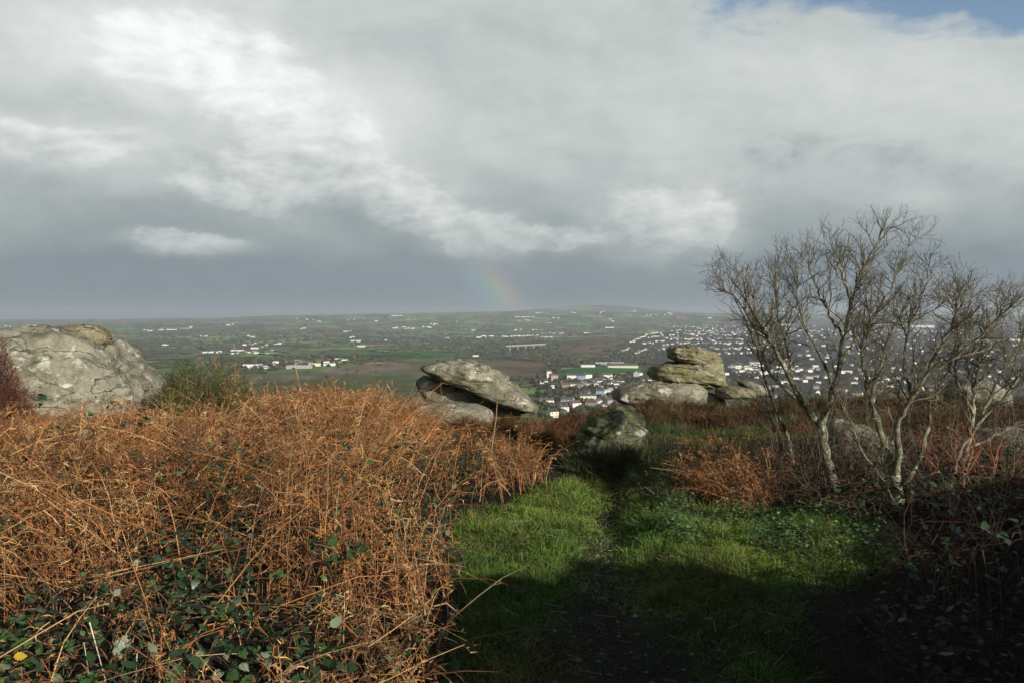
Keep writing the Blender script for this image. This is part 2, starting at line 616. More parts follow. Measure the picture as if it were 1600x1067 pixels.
MAP = [  # fields, moor and playing field whose outlines can be told (photo pixels laid on the land)
    ([(300, 606), (330, 590), (420, 583), (520, 575), (660, 563), (700, 560), (860, 566), (860, 600), (650, 610), (520, 620), (300, 640)], (.090, .088, .050)),
    ([(330, 604), (480, 592), (640, 583), (660, 600), (640, 640), (300, 640)], (.062, .078, .028)),
    ([(500, 576), (560, 569), (640, 565), (640, 574), (520, 585)], (.13, .105, .065)),
    ([(735, 569), (850, 565), (862, 577), (800, 588), (740, 590)], (.105, .080, .048)),
    ([(560, 553), (660, 547), (735, 551), (700, 559), (560, 562)], (.035, .105, .022)),
    ([(490, 553), (555, 551), (560, 560), (500, 562)], (.05, .085, .03)),
    ([(865, 552), (880, 534), (935, 527), (985, 524), (962, 540), (925, 556), (890, 560)], (.105, .080, .050)),
    ([(872, 576), (930, 571), (1020, 570), (1020, 580), (940, 584), (868, 588)], (.035, .115, .020)),
    ([(300, 582), (335, 577), (365, 583), (345, 590), (305, 592)], (.045, .10, .025)),
    ([(1195, 525), (1290, 523), (1300, 535), (1210, 538)], (.04, .08, .025)),
    ([(1120, 500), (1130, 497), (1060, 500), (1060, 504)], (.06, .09, .03)),
]


def land_cols(x, y, z):
    px, py = to_px(x, y, z)
    n = len(x)
    ids = np.zeros(n, int)
    bord = np.zeros(n)
    for i in range(n):
        r = KD.find_n((x[i], y[i], 0), 2)
        ids[i] = r[0][1]
        bord[i] = r[1][2] - r[0][2]
    c = FIELD_COL[ids].copy()
    v = fbm2(x, y, 120, 3, 21)[:, None]
    c *= 1 + 0.18 * v
    dark = np.array([.040, .042, .026])
    w = sstep(0.25, 0.65, fbm2(x, y, 520, 3, 31))[:, None] * 0.5
    c = c * (1 - w) + np.array([.062, .058, .036]) * w
    hb = (bord < 14)[:, None] * 0.75
    c = c * (1 - hb) + dark * hb
    jx = px + 5 * fbm2(x, y, 90, 2, 41)
    jy = py + 1.2 * fbm2(x, y, 140, 2, 42)
    for poly, col in MAP:
        k = in_poly(jx, jy, poly)
        c[k] = 1.25 * np.array(col) * (1 + 0.22 * v[k] + 0.15 * fbm2(x[k], y[k], 35, 2, 43)[:, None])
    town = in_poly(jx, jy, TOWN)
    c[town] = np.array([.055, .056, .05]) * (1 + 0.3 * v[town])
    near = (y < 900)[:, None]
    c = np.where(near, np.array([.06, .045, .028]) * (1 + .3 * v), c)
    return c


TOWN = [(850, 588), (960, 586), (1015, 575), (955, 556), (985, 528), (1050, 514), (1160, 506), (1700, 503), (1700, 660), (850, 660)]

M_LAND, t, b = new_mat('land')
S.tree = t
a_ = t.nodes.new('ShaderNodeAttribute')
a_.attribute_name = 'Col'
tc = t.nodes.new('ShaderNodeTexCoord')
nn = S(node_noise(t, tc.outputs['Object'], 0.02, 6, 0.7).outputs['Fac'])
sc_ = t.nodes.new('ShaderNodeVectorMath')
sc_.operation = 'SCALE'
t.links.new(a_.outputs['Color'], sc_.inputs[0])
t.links.new(nn.ss(0.3, 0.7, 0.52, 0.86).v, sc_.inputs['Scale'])
t.links.new(sc_.outputs[0], b.inputs['Base Color'])
b.inputs['Specular IOR Level'].default_value = 0.0

M_SOIL, t, b = new_mat('hilltop_soil')
S.tree = t
a_ = t.nodes.new('ShaderNodeAttribute')
a_.attribute_name = 'Col'
tc = t.nodes.new('ShaderNodeTexCoord')
n1 = S(node_noise(t, tc.outputs['Object'], 3.0, 8, 0.65).outputs['Fac'])
n2 = S(node_noise(t, tc.outputs['Object'], 30.0, 6, 0.7).outputs['Fac'])
sc_ = t.nodes.new('ShaderNodeVectorMath')
sc_.operation = 'SCALE'
t.links.new(a_.outputs['Color'], sc_.inputs[0])
t.links.new((n1.ss(0.3, 0.7, 0.5, 0.9) * n2.ss(0.3, 0.7, 0.85, 1.15)).v, sc_.inputs['Scale'])
t.links.new(sc_.outputs[0], b.inputs['Base Color'])
bp = t.nodes.new('ShaderNodeBump')
bp.inputs['Strength'].default_value = 1.0
bp.inputs['Distance'].default_value = 0.012
t.links.new((n1 + n2).v, bp.inputs['Height'])
t.links.new(bp.outputs[0], b.inputs['Normal'])
b.inputs['Specular IOR Level'].default_value = 0.1


def grassness(x, y):
    """1 on the turf of the track, 0 under bracken and scrub (metres)"""
    le = np.interp(y, [0, 3.8, 5.0, 6.0, 7.1, 7.5, 8.2, 9.2, 10.5, 14], [-.35, -.30, -.24, -.36, -.46, -.15, .28, .78, 1.0, 1.1])
    re = np.interp(y, [0, 3.0, 4.8, 5.2, 6.0, 6.8, 7.3, 8.5, 9.5, 11.5, 13.5, 15], [1.1, 1.2, 1.55, 2.2, 2.7, 2.3, 1.25, 1.5, 2.2, 3.6, 3.6, 2.0])
    j = 0.10 * fbm2(x, y, 0.5, 3, 51)
    return sstep(-.10, .10, x + j - le) * sstep(.10, -.10, x + j - re) * sstep(15, 13, y)


def trackness(x, y):
    c = np.interp(y, [3, 4.5, 6, 7.5, 9, 10.5], [.42, .50, .62, .85, 1.15, 1.5])
    w = np.interp(y, [3, 4.5, 6, 8], [.36, .30, .12, .13])
    return np.exp(-((x + .06 * fbm2(x, y, .8, 2, 53) - c) / w) ** 2)


def build_land():
    # hilltop: a fine polar sheet
    def polar(radii, angs):
        Rr, Aa = np.meshgrid(radii, angs, indexing='ij')
        return Rr * np.sin(Aa), Rr * np.cos(Aa)

    angs = np.concatenate([np.linspace(-math.pi, -0.70, 60)[:-1], np.linspace(-0.70, 0.70, 330), np.linspace(0.70, math.pi, 60)[1:]])

    def sheet(name, radii, colf, mat):
        X, Y = polar(radii, angs)
        Z = height(X, Y)
        nr, na = X.shape
        V = np.stack([X, Y, Z], -1).reshape(-1, 3)
        idx = np.arange(nr * na).reshape(nr, na)
        q = np.stack([idx[:-1, :-1], idx[1:, :-1], idx[1:, 1:], idx[:-1, 1:]], -1).reshape(-1, 4)[:, ::-1]
        C = colf(V[:, 0], V[:, 1], V[:, 2])
        me = mesh_np(name, V, q, mat, C, smooth=True)
        return link(name, me)

    def hillcol(x, y, z):
        g = grassness(x, y)[:, None]
        tr = trackness(x, y)[:, None] * g
        c = np.array([.020, .015, .009]) * (1 - g) + np.array([.022, .034, .010]) * g
        tr = np.maximum(tr, g * (sstep(4.9, 4.2, y) * .7)[:, None])  # bare soil spread wider near the viewer, painting the foreground shadow darker
        c = c * (1 - tr) + np.array([.020, .017, .012]) * tr
        return c
    r1 = np.exp(np.linspace(math.log(0.25), math.log(60), 190))
    g = sheet('ground', r1, hillcol, M_SOIL)
    meta(g, 'dark soil of the hilltop under grass, bracken and heather', 'ground', kind='structure')
    r2 = np.concatenate([[60], np.exp(np.linspace(math.log(66), math.log(900), 36)), 1 / np.linspace(1 / 905, 1 / 9500, 235),
                         np.linspace(9700, 15500, 28)])
    v = sheet('valley_fields', r2, land_cols, M_LAND)
    meta(v, 'wide valley floor of small green and brown fields running to the low far ridge', 'fields', kind='structure')


build_land()


# ------------------------------------------------------------------ granite
def rock(name, outline, Y, depth, label, mat=M_ROCK, p=0.55, q=0.8, rough=0.05, grooves=0.0, seed=1, res=(90, 44), tilt=0.0, cat='boulder',
         centre=None, group=None, clear_y=0.0, parent=None):
    """a boulder whose outline in the photo is given in pixels, Y metres away and depth metres thick"""
    pts = np.array([tuple(at(px, py, Y)) for px, py in outline])[:, [0, 2]]
    if centre:
        cc = at(centre[0], centre[1], Y)
        c = np.array([cc.x, cc.z])
    else:
        c = pts.mean(0)
    rel = pts - c
    nt, nph = res
    th = np.linspace(0, 2 * math.pi, nt, endpoint=False)
    rr = np.zeros(nt)
    for k, a in enumerate(th):
        d = np.array([math.cos(a), math.sin(a)])
        best = 0
        for i in range(len(rel)):
            p1, p2 = rel[i], rel[(i + 1) % len(rel)]
            e = p2 - p1
            den = d[0] * e[1] - d[1] * e[0]
            if abs(den) < 1e-12:
                continue
            tt = (p1[0] * e[1] - p1[1] * e[0]) / den
            s = (p1[0] * d[1] - p1[1] * d[0]) / den
            if tt > 0 and -1e-6 <= s <= 1 + 1e-6:
                best = max(best, tt)
        rr[k] = best
    for _ in range(1):
        rr = 0.5 * rr + 0.25 * np.roll(rr, 1) + 0.25 * np.roll(rr, -1)
    ph = np.linspace(-math.pi / 2, math.pi / 2, nph)
    TH, PH = np.meshgrid(th, ph, indexing='ij')
    cp = np.clip(np.cos(PH), 0, 1) ** p
    sp = np.sign(np.sin(PH)) * np.abs(np.sin(PH)) ** q
    X = rr[:, None] * np.cos(TH) * cp
    Z = rr[:, None] * np.sin(TH) * cp
    Yy = sp * depth / 2 + tilt * Z
    V = np.stack([X, Yy, Z], -1).reshape(-1, 3)
    size = float(np.mean(rr))
    o = V.copy()
    nrm = V / (np.linalg.norm(V, axis=1, keepdims=True) + 1e-9)
    e_ = fbm(o * (1.6 / size), 4, seed)
    d = rough * size * (1.25 * e_ - .8 * np.abs(fbm(o * (3.2 / size), 3, seed + 5)) + .25 * fbm(o * np.array([9, 9, 20]) / size, 3, seed + 7))
    if grooves:
        bed = o[:, 2] / size * 4.2 + 0.5 * fbm(o * (1.2 / size), 2, seed + 21) + .35 * o[:, 0] / size
        d = d + grooves * .35 * size * (sstep(.15, .85, bed % 1.0) - .5)
        zz = o[:, 2] / size * 3.1 + 0.35 * fbm(o * (1.1 / size), 3, seed + 9) + 0.4 * o[:, 0] / size
        gr = np.abs((zz % 1.0) - 0.5) * 2
        cut = np.exp(-((1 - gr) / 0.10) ** 2) * sstep(-.4, .3, fbm(o * (1.3 / size), 2, seed + 13))
        d = d - grooves * size * cut
    V = (V + nrm * d[:, None]) * ((Y + depth * .28) / Y)
    idx = np.arange(nt * nph).reshape(nt, nph)
    nx = np.roll(idx, -1, axis=0)
    qd = np.stack([idx[:, :-1], nx[:, :-1], nx[:, 1:], idx[:, 1:]], -1).reshape(-1, 4)
    me = mesh_np(name, V, qd, mat, None, smooth=True)
    k_ = (Y + depth * .28) / Y                             # same bearing, a little farther back
    ob = link(name, me, parent, loc=(c[0] * k_, Y + depth * .28, EYE + (c[1] - EYE) * k_))
    if parent is None:
        meta(ob, label, cat, group)
    return ob


def build_rocks():
    rock('granite_boulder', [(-90, 560), (-60, 522), (0, 514), (40, 512), (100, 515), (150, 523), (182, 540), (206, 560), (228, 584), (244, 612), (250, 660),
                             (240, 700), (-90, 740)], 10.0, 2.2,
         'long rounded grey boulder with white lichen at the left edge above the bracken', M_ROCK_PALE, p=.42, q=.8, rough=.055, grooves=.10, seed=2,
         res=(170, 76), centre=(70, 640))
    rock('granite_rock', [(94, 522), (102, 512), (125, 508), (152, 509), (163, 515), (172, 528), (165, 540), (96, 534)], 10.5, 0.5,
         'small ochre rock lying on top of the long left boulder', M_ROCK_OCHRE, rough=.12, seed=4, cat='rock')
    # perched rock
    rock('granite_slab', [(653, 575), (662, 568), (700, 560), (730, 562), (765, 572), (796, 590), (796, 597), (820, 616), (845, 636), (842, 646),
                          (800, 640), (760, 622), (725, 606), (700, 597), (680, 588), (660, 578)], 14.0, 1.3,
         'tilted grey slab perched over a dark overhang in the middle of the view', M_ROCK, p=.5, rough=.06, grooves=.13, seed=5, res=(140, 64),
         centre=(735, 592))
    rock('granite_boulder', [(649, 592), (660, 586), (690, 592), (750, 612), (840, 660), (700, 650), (668, 628), (652, 610)], 14.35, 0.9,
         'dark shaded boulder tucked under the tilted slab', M_ROCK, rough=.05, seed=6)
    rock('granite_slab', [(640, 638), (655, 630), (700, 627), (745, 631), (770, 640), (770, 665), (640, 665)], 13.6, 1.1,
         'low flat slab below the overhang of the tilted slab', M_ROCK, p=.4, rough=.05, seed=7)
    rock('granite_boulder', [(770, 600), (792, 590), (815, 606), (832, 624), (838, 640), (800, 650), (775, 640)], 14.9, 0.6,
         'narrow brown boulder behind the lower end of the tilted slab', M_ROCK_OCHRE, rough=.06, seed=8)
    # mossy standing block beside the track
    rock('standing_block', [(900, 690), (908, 660), (926, 648), (948, 646), (960, 638), (992, 637), (1008, 652), (1014, 690), (1020, 775), (895, 775)], 9.9, 0.7,
         'mossy green-grey block standing at the end of the grass track', M_ROCK_MOSS, p=.35, rough=.09, grooves=.10, seed=9, res=(110, 52))
    # table slab and stack
    rock('granite_slab', [(957, 614), (966, 606), (985, 600), (1030, 597), (1085, 598), (1102, 606), (1100, 622), (1080, 634), (1040, 634), (1000, 630),
                          (970, 629), (958, 622)], 17.0, 1.4,
         'flat pale slab jutting left below the stacked boulders', M_ROCK, p=.35, rough=.085, grooves=.10, seed=10, res=(130, 60))
    rock('granite_boulder', [(1000, 622), (1040, 612), (1098, 612), (1130, 620), (1130, 680), (1000, 680)], 17.4, .9,
         'shaded boulder propping the flat pale slab, half sunk in heather', M_ROCK, rough=.05, seed=31)
    rock('stacked_boulder', [(1014, 580), (1022, 571), (1050, 566), (1100, 562), (1126, 566), (1134, 592), (1134, 604), (1100, 606), (1060, 600),
                             (1030, 596), (1016, 590)], 17.5, 1.2,
         'lower wedge-shaped boulder of the two-boulder stack', M_ROCK_OCHRE, p=.38, rough=.08, grooves=.18, seed=11, res=(140, 64))
    rock('stacked_boulder', [(1042, 550), (1050, 542), (1072, 539), (1100, 544), (1120, 552), (1128, 572), (1120, 578), (1080, 570), (1060, 565), (1044, 560)], 17.6, 1.0,
         'topmost rounded boulder of the two-boulder stack', M_ROCK_OCHRE, p=.38, rough=.08, grooves=.18, seed=12, res=(130, 60))
    rock('granite_rock', [(1120, 608), (1140, 603), (1165, 605), (1180, 612), (1178, 622), (1120, 622)], 17.0, 0.9,
         'low ochre rock at the right foot of the boulder stack', M_ROCK_OCHRE, rough=.07, seed=13, cat='rock')
    rock('granite_rock', [(1152, 596), (1170, 594), (1195, 604), (1208, 620), (1170, 618)], 17.8, 0.7,
         'thin grey rock sloping down right of the boulder stack', M_ROCK, rough=.07, seed=14, cat='rock')
    # right, seen through the trees
    rock('granite_boulder', [(1288, 662), (1312, 654), (1350, 664), (1388, 684), (1408, 712), (1400, 745), (1300, 745), (1286, 690)], 8.9, .8,
         'grey boulder seen behind the fork between the two bare trees', M_ROCK_PALE, p=.5, rough=.05, grooves=.05, seed=15, res=(110, 52))
    rock('granite_boulder', [(1480, 606), (1500, 592), (1540, 592), (1568, 612), (1572, 634), (1490, 636)], 15.0, 1.0,
         'pale rounded boulder on the skyline of the heather at right', M_ROCK, rough=.06, grooves=.06, seed=16)
    rock('granite_boulder', [(1518, 695), (1545, 674), (1600, 670), (1660, 684), (1670, 745), (1520, 745)], 8.7, 1.0,
         'broad pale boulder at the right edge behind the bare trees', M_ROCK_PALE, p=.5, rough=.05, grooves=.05, seed=17, res=(110, 52))
    rock('granite_boulder', [(1572, 766), (1600, 764), (1650, 770), (1660, 850), (1600, 840), (1580, 800)], 6.6, 0.6,
         'small grey boulder cut by the right edge beside the red stems', M_ROCK, rough=.05, seed=18)
    # the crag right of the viewer that throws the big shadow over the foreground
    s = np.array([-math.sin(SUN_AZ), -math.cos(SUN_AZ)])      # the way shadows fall
    pp = np.array([s[1], -s[0]])                               # across them
    v0 = -3.2

    def uv(px, py, z=0.0):
        yy = (EYE - z) / ((py - 490) / F)
        xx = (px - 800) / F * yy
        return xx * pp[0] + yy * pp[1], xx * s[0] + yy * s[1], z
    edge = [uv(702, 1062, .12), uv(704, 1000, .14), uv(715, 945, .10), uv(735, 908), uv(800, 905), uv(870, 925), uv(940, 882), uv(1050, 886), uv(1150, 905), uv(1230, 935), uv(1290, 935), uv(1400, 870, .15), uv(1500, 800, .3),
            uv(1600, 760, .45), uv(1700, 740, .5)]
    tl = math.tan(SUN_EL)
    prof = sorted((u, (v - v0) * tl + z) for u, v, z in edge)
    us = np.array([prof[0][0] - .6, prof[0][0] - .25, prof[0][0] - .08] + [a for a, _ in prof] + [prof[-1][0] + 3])
    hs = np.array([-.3, .8, prof[0][1] * .88] + [b for _, b in prof] + [prof[-1][1] * .9])
    ug = np.linspace(us[0], us[-1], 110)
    top = np.interp(ug, us, hs) + 0.04 * fbm2(ug, 0 * ug, .35, 3, 61)
    kk = np.linspace(0, 1, 26)
    V = []
    for i, u in enumerate(ug):
        for k in kk:                                           # front foot -> top -> back foot
            a = math.pi * k
            w = 0.25 + 0.9 * abs(math.cos(a)) ** 1.5
            vv = v0 - 0.9 * (0.9 - 0) * 0 - math.copysign(w, math.cos(a)) * -0.6
            zz = -0.3 + (top[i] + 0.3) * (math.sin(a) ** 0.45 if 0 < k < 1 else 0)
            P = pp * u + s * vv
            V.append((P[0], P[1], zz))
    V = np.array(V)
    n_ = fbm(V * 1.3, 4, 71)
    V[:, 0] += .10 * n_ * (V[:, 2] < 1.8)
    idx = np.arange(len(ug) * 26).reshape(len(ug), 26)
    qd = np.stack([idx[:-1, :-1], idx[1:, :-1], idx[1:, 1:], idx[:-1, 1:]], -1).reshape(-1, 4)
    o = link('granite_crag', mesh_np('granite_crag', V, qd, M_ROCK, None, True))
    meta(o, 'long granite crag beside the viewer, out of frame, shading the near track', 'crag')


build_rocks()


# ------------------------------------------------------------------ bracken
def unit(v):
    return v / (np.linalg.norm(v, axis=-1, keepdims=True) + 1e-9)


BR_COL = np.array([(.31, .140, .042), (.36, .185, .062), (.25, .100, .032), (.42, .27, .110), (.16, .070, .028), (.10, .055, .027), (.50, .38, .19), (.29, .18, .075)])


def bracken(roots, L, lean_az, lean, acc, npin=12, npl=5, shade=1.0, stem_r=0.0027, pin=1.0):
    N = len(roots)
    K = 6
    t = np.linspace(0, 1, K)[None, :, None]
    ci = RNG.choice(len(BR_COL), N, p=[.22, .2, .17, .13, .1, .06, .05, .07])
    col = BR_COL[ci] * RNG.uniform(.55, 1.15, (N, 1)) * shade * np.array([.93, .88, .90])
    col = col * (1 + .38 * fbm2(roots[:, 0], roots[:, 1], .45, 3, 88))[:, None].clip(.35, 1.5)
    hd = np.stack([np.cos(lean_az), np.sin(lean_az), 0 * lean_az], 1)[:, None]
    bend = RNG.uniform(0.0, 0.42, N)[:, None, None]
    ln = lean[:, None, None]
    Lk = L[:, None, None]
    side = np.stack([-np.sin(lean_az), np.cos(lean_az), 0 * lean_az], 1)[:, None]
    wob = RNG.normal(0, .06, (N, 1, 1))
    P = roots[:, None] + Lk * (hd * (np.sin(ln) * t + bend * t ** 2.2) + np.array([0, 0, 1.0]) * (np.cos(ln) * t - bend * .75 * t ** 3) + side * wob * t ** 2)
    P = P + np.cumsum(RNG.normal(0, .010, (N, K, 3)), axis=1) * Lk
    R = stem_r * np.linspace(1.15, .35, K)[None] * RNG.uniform(.6, 1.5, (N, 1))
    stemc = col * RNG.uniform(.9, 1.35, (N, 1))
    acc.add(*strips(P, R, 3, stemc))
    # pinnae
    M = npin
    tk = np.linspace(.28, .98, M)[None] + RNG.uniform(-.03, .03, (N, M))
    tk = np.clip(tk, 0, .999)
    f = tk * (K - 1)
    i0 = f.astype(int)
    fr = (f - i0)[..., None]
    ar = np.arange(N)[:, None]
    base = P[ar, i0] * (1 - fr) + P[ar, np.minimum(i0 + 1, K - 1)] * fr
    tan = unit(P[ar, np.minimum(i0 + 1, K - 1)] - P[ar, i0])
    sgn = np.where(np.arange(M) % 2 == 0, 1.0, -1.0)[None, :, None]
    sd = unit(np.cross(tan, np.array([0, 0, 1.0])) + RNG.normal(0, .45, (N, M, 3)))
    dr = unit(sd * sgn + tan * RNG.uniform(.1, .9, (N, M, 1)))
    pl = L[:, None] * .30 * (1.12 - tk) * RNG.uniform(.35, 1.2, (N, M)) * pin + .03
    K2 = 3
    s = np.linspace(0, 1, K2)[None, :, None]
    drn = dr.reshape(-1, 1, 3)
    pln = pl.reshape(-1, 1, 1)
    droop = RNG.uniform(-.1, .8, (N * M, 1, 1))
    Q = base.reshape(-1, 1, 3) + pln * (drn * s - np.array([0, 0, 1.0]) * droop * s ** 2) + np.cumsum(RNG.normal(0, .05, (N * M, K2, 3)), axis=1) * pln
    pc = np.repeat(col, M, axis=0) * RNG.uniform(.7, 1.25, (N * M, 1))
    R2 = np.array([[.0017, .0019, .0006]]) * RNG.uniform(.7, 1.7, (N * M, 1))
    acc.add(*strips(Q, R2, 2, pc))
    if npl:
        J = npl
        pos = RNG.uniform(.15, 1, (N * M, J))
        f = pos * (K2 - 1) * .999
        i0 = f.astype(int)
        fr = (f - i0)[..., None]
        ar = np.arange(N * M)[:, None]
        b0 = Q[ar, i0] * (1 - fr) + Q[ar, i0 + 1] * fr
        dd = unit(RNG.normal(0, 1, (N * M, J, 3)) + drn * .5)
        ll = RNG.uniform(.010, .034, (N * M, J, 1))
        b0 = b0.reshape(-1, 1, 3)
        tip = b0 + (dd * ll).reshape(-1, 1, 3)
        m_ = len(b0)
        wv = unit(np.cross(tip - b0, RNG.normal(size=(m_, 1, 3)))) * RNG.uniform(.0016, .0042, (m_, 1, 1))
        T3 = np.concatenate([b0 - wv, b0 + wv, tip], 1)           # each leaflet one curled sliver
        pcc = np.repeat(np.repeat(pc, J, axis=0) * RNG.uniform(.7, 1.3, (m_, 1)), 3, axis=0)
        acc.add(T3.reshape(-1, 3), np.arange(m_ * 3).reshape(-1, 3), pcc)


def scatter(n, x0, x1, y0, y1, keep, near_bias=0.0):
    out = []
    tot = 0
    while tot < n:
        x = RNG.uniform(x0, x1, n * 2)
        if near_bias:
            u = RNG.uniform(0, 1, n * 2)
            k = 1 - near_bias
            y = (y0 ** k + u * (y1 ** k - y0 ** k)) ** (1 / k)
        else:
            y = RNG.uniform(y0, y1, n * 2)
        pr = keep(x, y)
        m = RNG.uniform(0, 1, n * 2) < pr
        p = np.stack([x[m], y[m]], 1)
        out.append(p)
        tot += len(p)
    p = np.concatenate(out)[:n]
    return np.concatenate([p, height(p[:, 0], p[:, 1])[:, None]], 1)


def bracken_top(x, y):
    """how high the bracken stands (metres above the soil), after the skyline it makes in the photo"""
    px = 800 + F * x / np.maximum(y, .5)
    row = np.interp(px, [-100, 120, 240, 300, 420, 480, 560, 640, 680, 840, 900, 1000], [622, 640, 630, 616, 604, 592, 596, 618, 662, 672, 708, 732])
    zt = EYE - (row - 490) / F * y
    h = zt - height(x, y)
    cap = np.interp(y, [2.6, 3.4, 4.2, 5.5, 7, 14], [.30, .42, .62, .85, .95, .95])
    cap = cap * (1 + .36 * fbm2(x, y, .6, 3, 81)) * np.interp(x, [-1.2, -.2, .8], [1, .72, .55])
    return np.clip(np.minimum(h * .93, cap), .10, 1.2)


def build_bracken():
    acc = Acc()

    def keep(x, y):
        g = grassness(x, y)
        le = np.interp(y, [0, 3.8, 5.0, 6.0, 7.1, 7.5, 8.2, 9.2, 10.5, 14], [-.35, -.30, -.24, -.36, -.46, -.15, .28, .78, 0.6, .2])
        ok = (x < np.where(y > 8.4, .35 - (y - 8.4) * .25, le + .02)) & (x > -.66 * y - .3) & (g < .5)
        br = ((x < -.9) & (y < 4.3)) * 0.65
        patch = sstep(-.25, .3, fbm2(x, y, .75, 3, 82) + np.interp(y, [3, 4.5, 6, 9], [.12, .20, .18, .35]))
        return ok * (1 - br) * (.07 + .93 * patch)
    N = 6600
    r = scatter(N, -9, 1.0, 2.9, 13.0, keep, near_bias=-0.35)
    top = bracken_top(r[:, 0], r[:, 1])
    azp = fbm2(r[:, 0], r[:, 1], 1.3, 2, 83) * 3.5 + RNG.normal(0, 1.1, N)
    lean = np.clip(np.abs(RNG.normal(.10, .32, N)), 0, 1.2) * np.where(r[:, 0] > -.9, .55, 1)
    L = top * np.where(RNG.uniform(0, 1, N) < .07, RNG.uniform(1.08, 1.30, N), RNG.uniform(.5, 1.08, N)) / np.clip(np.cos(lean), .45, 1)
    r[:, 2] -= .02
    nr = r[:, 1] < 5.6
    bracken(r[nr], L[nr], azp[nr], lean[nr], acc, npin=9, npl=4, stem_r=.0022, pin=.8)
    bracken(r[~nr], L[~nr], azp[~nr], lean[~nr], acc, npin=11, npl=4)
    # long bare stems that cross over the rest
    N3 = 360
    r3 = scatter(N3, -8, .6, 3.0, 10.5, keep, near_bias=.2)
    t3 = bracken_top(r3[:, 0], r3[:, 1])
    l3 = np.clip(np.abs(RNG.normal(.45, .35, N3)), .05, 1.3) * np.where(r3[:, 0] > -1.1, .5, 1)
    bracken(r3, t3 * RNG.uniform(1.0, 1.25, N3) / np.clip(np.cos(l3), .55, 1), RNG.uniform(0, 6.28, N3), l3, acc, npin=4, npl=2, stem_r=.0028, shade=1.2, pin=.4)
    # flattened, broken litter stems low in the stand
    N2 = 2600
    r2 = scatter(N2, -9, 1.0, 2.9, 12.0, keep, near_bias=-0.1)
    tp = bracken_top(r2[:, 0], r2[:, 1])
    r2[:, 2] += tp * RNG.uniform(.05, .6, N2)
    bracken(r2, RNG.uniform(.25, .75, N2), RNG.uniform(0, 6.28, N2), RNG.uniform(.9, 1.6, N2), acc, npin=4, npl=3, shade=.7, stem_r=.0022)
    o = link('bracken', acc.mesh('bracken', M_BRACKEN))
    meta(o, 'waist-high stand of dead rust-orange bracken filling the left of the view', 'bracken', kind='stuff')

    def clump(n, cx, cy, rx, ry, h, label, shade=1.0, lz=None):
        a = Acc()
        ang = RNG.uniform(0, 6.28, n)
        rad = np.sqrt(RNG.uniform(0, 1, n))
        x = cx + rx * rad * np.cos(ang)
        y = cy + ry * rad * np.sin(ang)
        rr = np.stack([x, y, height(x, y) - .02], 1)
        bracken(rr, RNG.uniform(.6, 1.15, n) * h, RNG.normal(lz if lz is not None else 2.6, .9, n), np.clip(np.abs(RNG.normal(.45, .35, n)), 0, 1.3), a, npin=8, npl=3,
                shade=shade)
        o = link('bracken_clump', a.mesh('bracken_clump', M_BRACKEN))
        meta(o, label, 'bracken')
        o['kind'] = 'stuff'
    clump(360, 1.95, 7.55, .30, .50, .52, 'leaning clump of orange dead bracken right of the grass track', 1.0, 2.7)
    clump(50, 2.1, 9.9, .4, .4, .25, 'small pale orange bracken tuft below the dark heather by the track', .8)
    clump(130, 4.0, 7.2, .9, .5, .45, 'reddish dead bracken among the red stems at right', .6)
    clump(110, 4.9, 9.0, .8, .5, .35, 'low brown bracken in front of the right edge boulder', .7)
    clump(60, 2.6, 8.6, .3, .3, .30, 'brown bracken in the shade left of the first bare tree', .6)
    clump(130, 1.45, 13.0, .35, .6, .30, 'bright orange bracken spray in the heather below the flat slab', 1.0)
    clump(170, .12, 12.9, .42, .35, .42, 'rust bracken tuft rising against the low end of the tilted slab', .75)
    clump(110, -3.3, 9.9, .35, .4, .75, 'thin orange bracken plumes beside the green gorse by the left boulder', 1.0)


build_bracken()


# ------------------------------------------------------------------ grass, heather and scrub
def blades(r, L, W, lean, cols, K=3, az=None, sides=2, curve=.6):
    N = len(r)
    if az is None:
        az = RNG.uniform(0, 2 * math.pi, N)
    t = np.linspace(0, 1, K)[None, :, None]
    hd = np.stack([np.cos(az), np.sin(az), 0 * az], 1)[:, None]
    ln = lean[:, None, None]
    P = r[:, None] + L[:, None, None] * (hd * (np.sin(ln) * t + curve * np.sin(ln) * t ** 2) + np.array([0, 0, 1.0]) * (np.cos(ln) * t - .3 * curve * np.sin(ln) * t ** 2))
    R = W[:, None] * np.linspace(1, .12, K)[None]
    return strips(P, R, sides, cols)


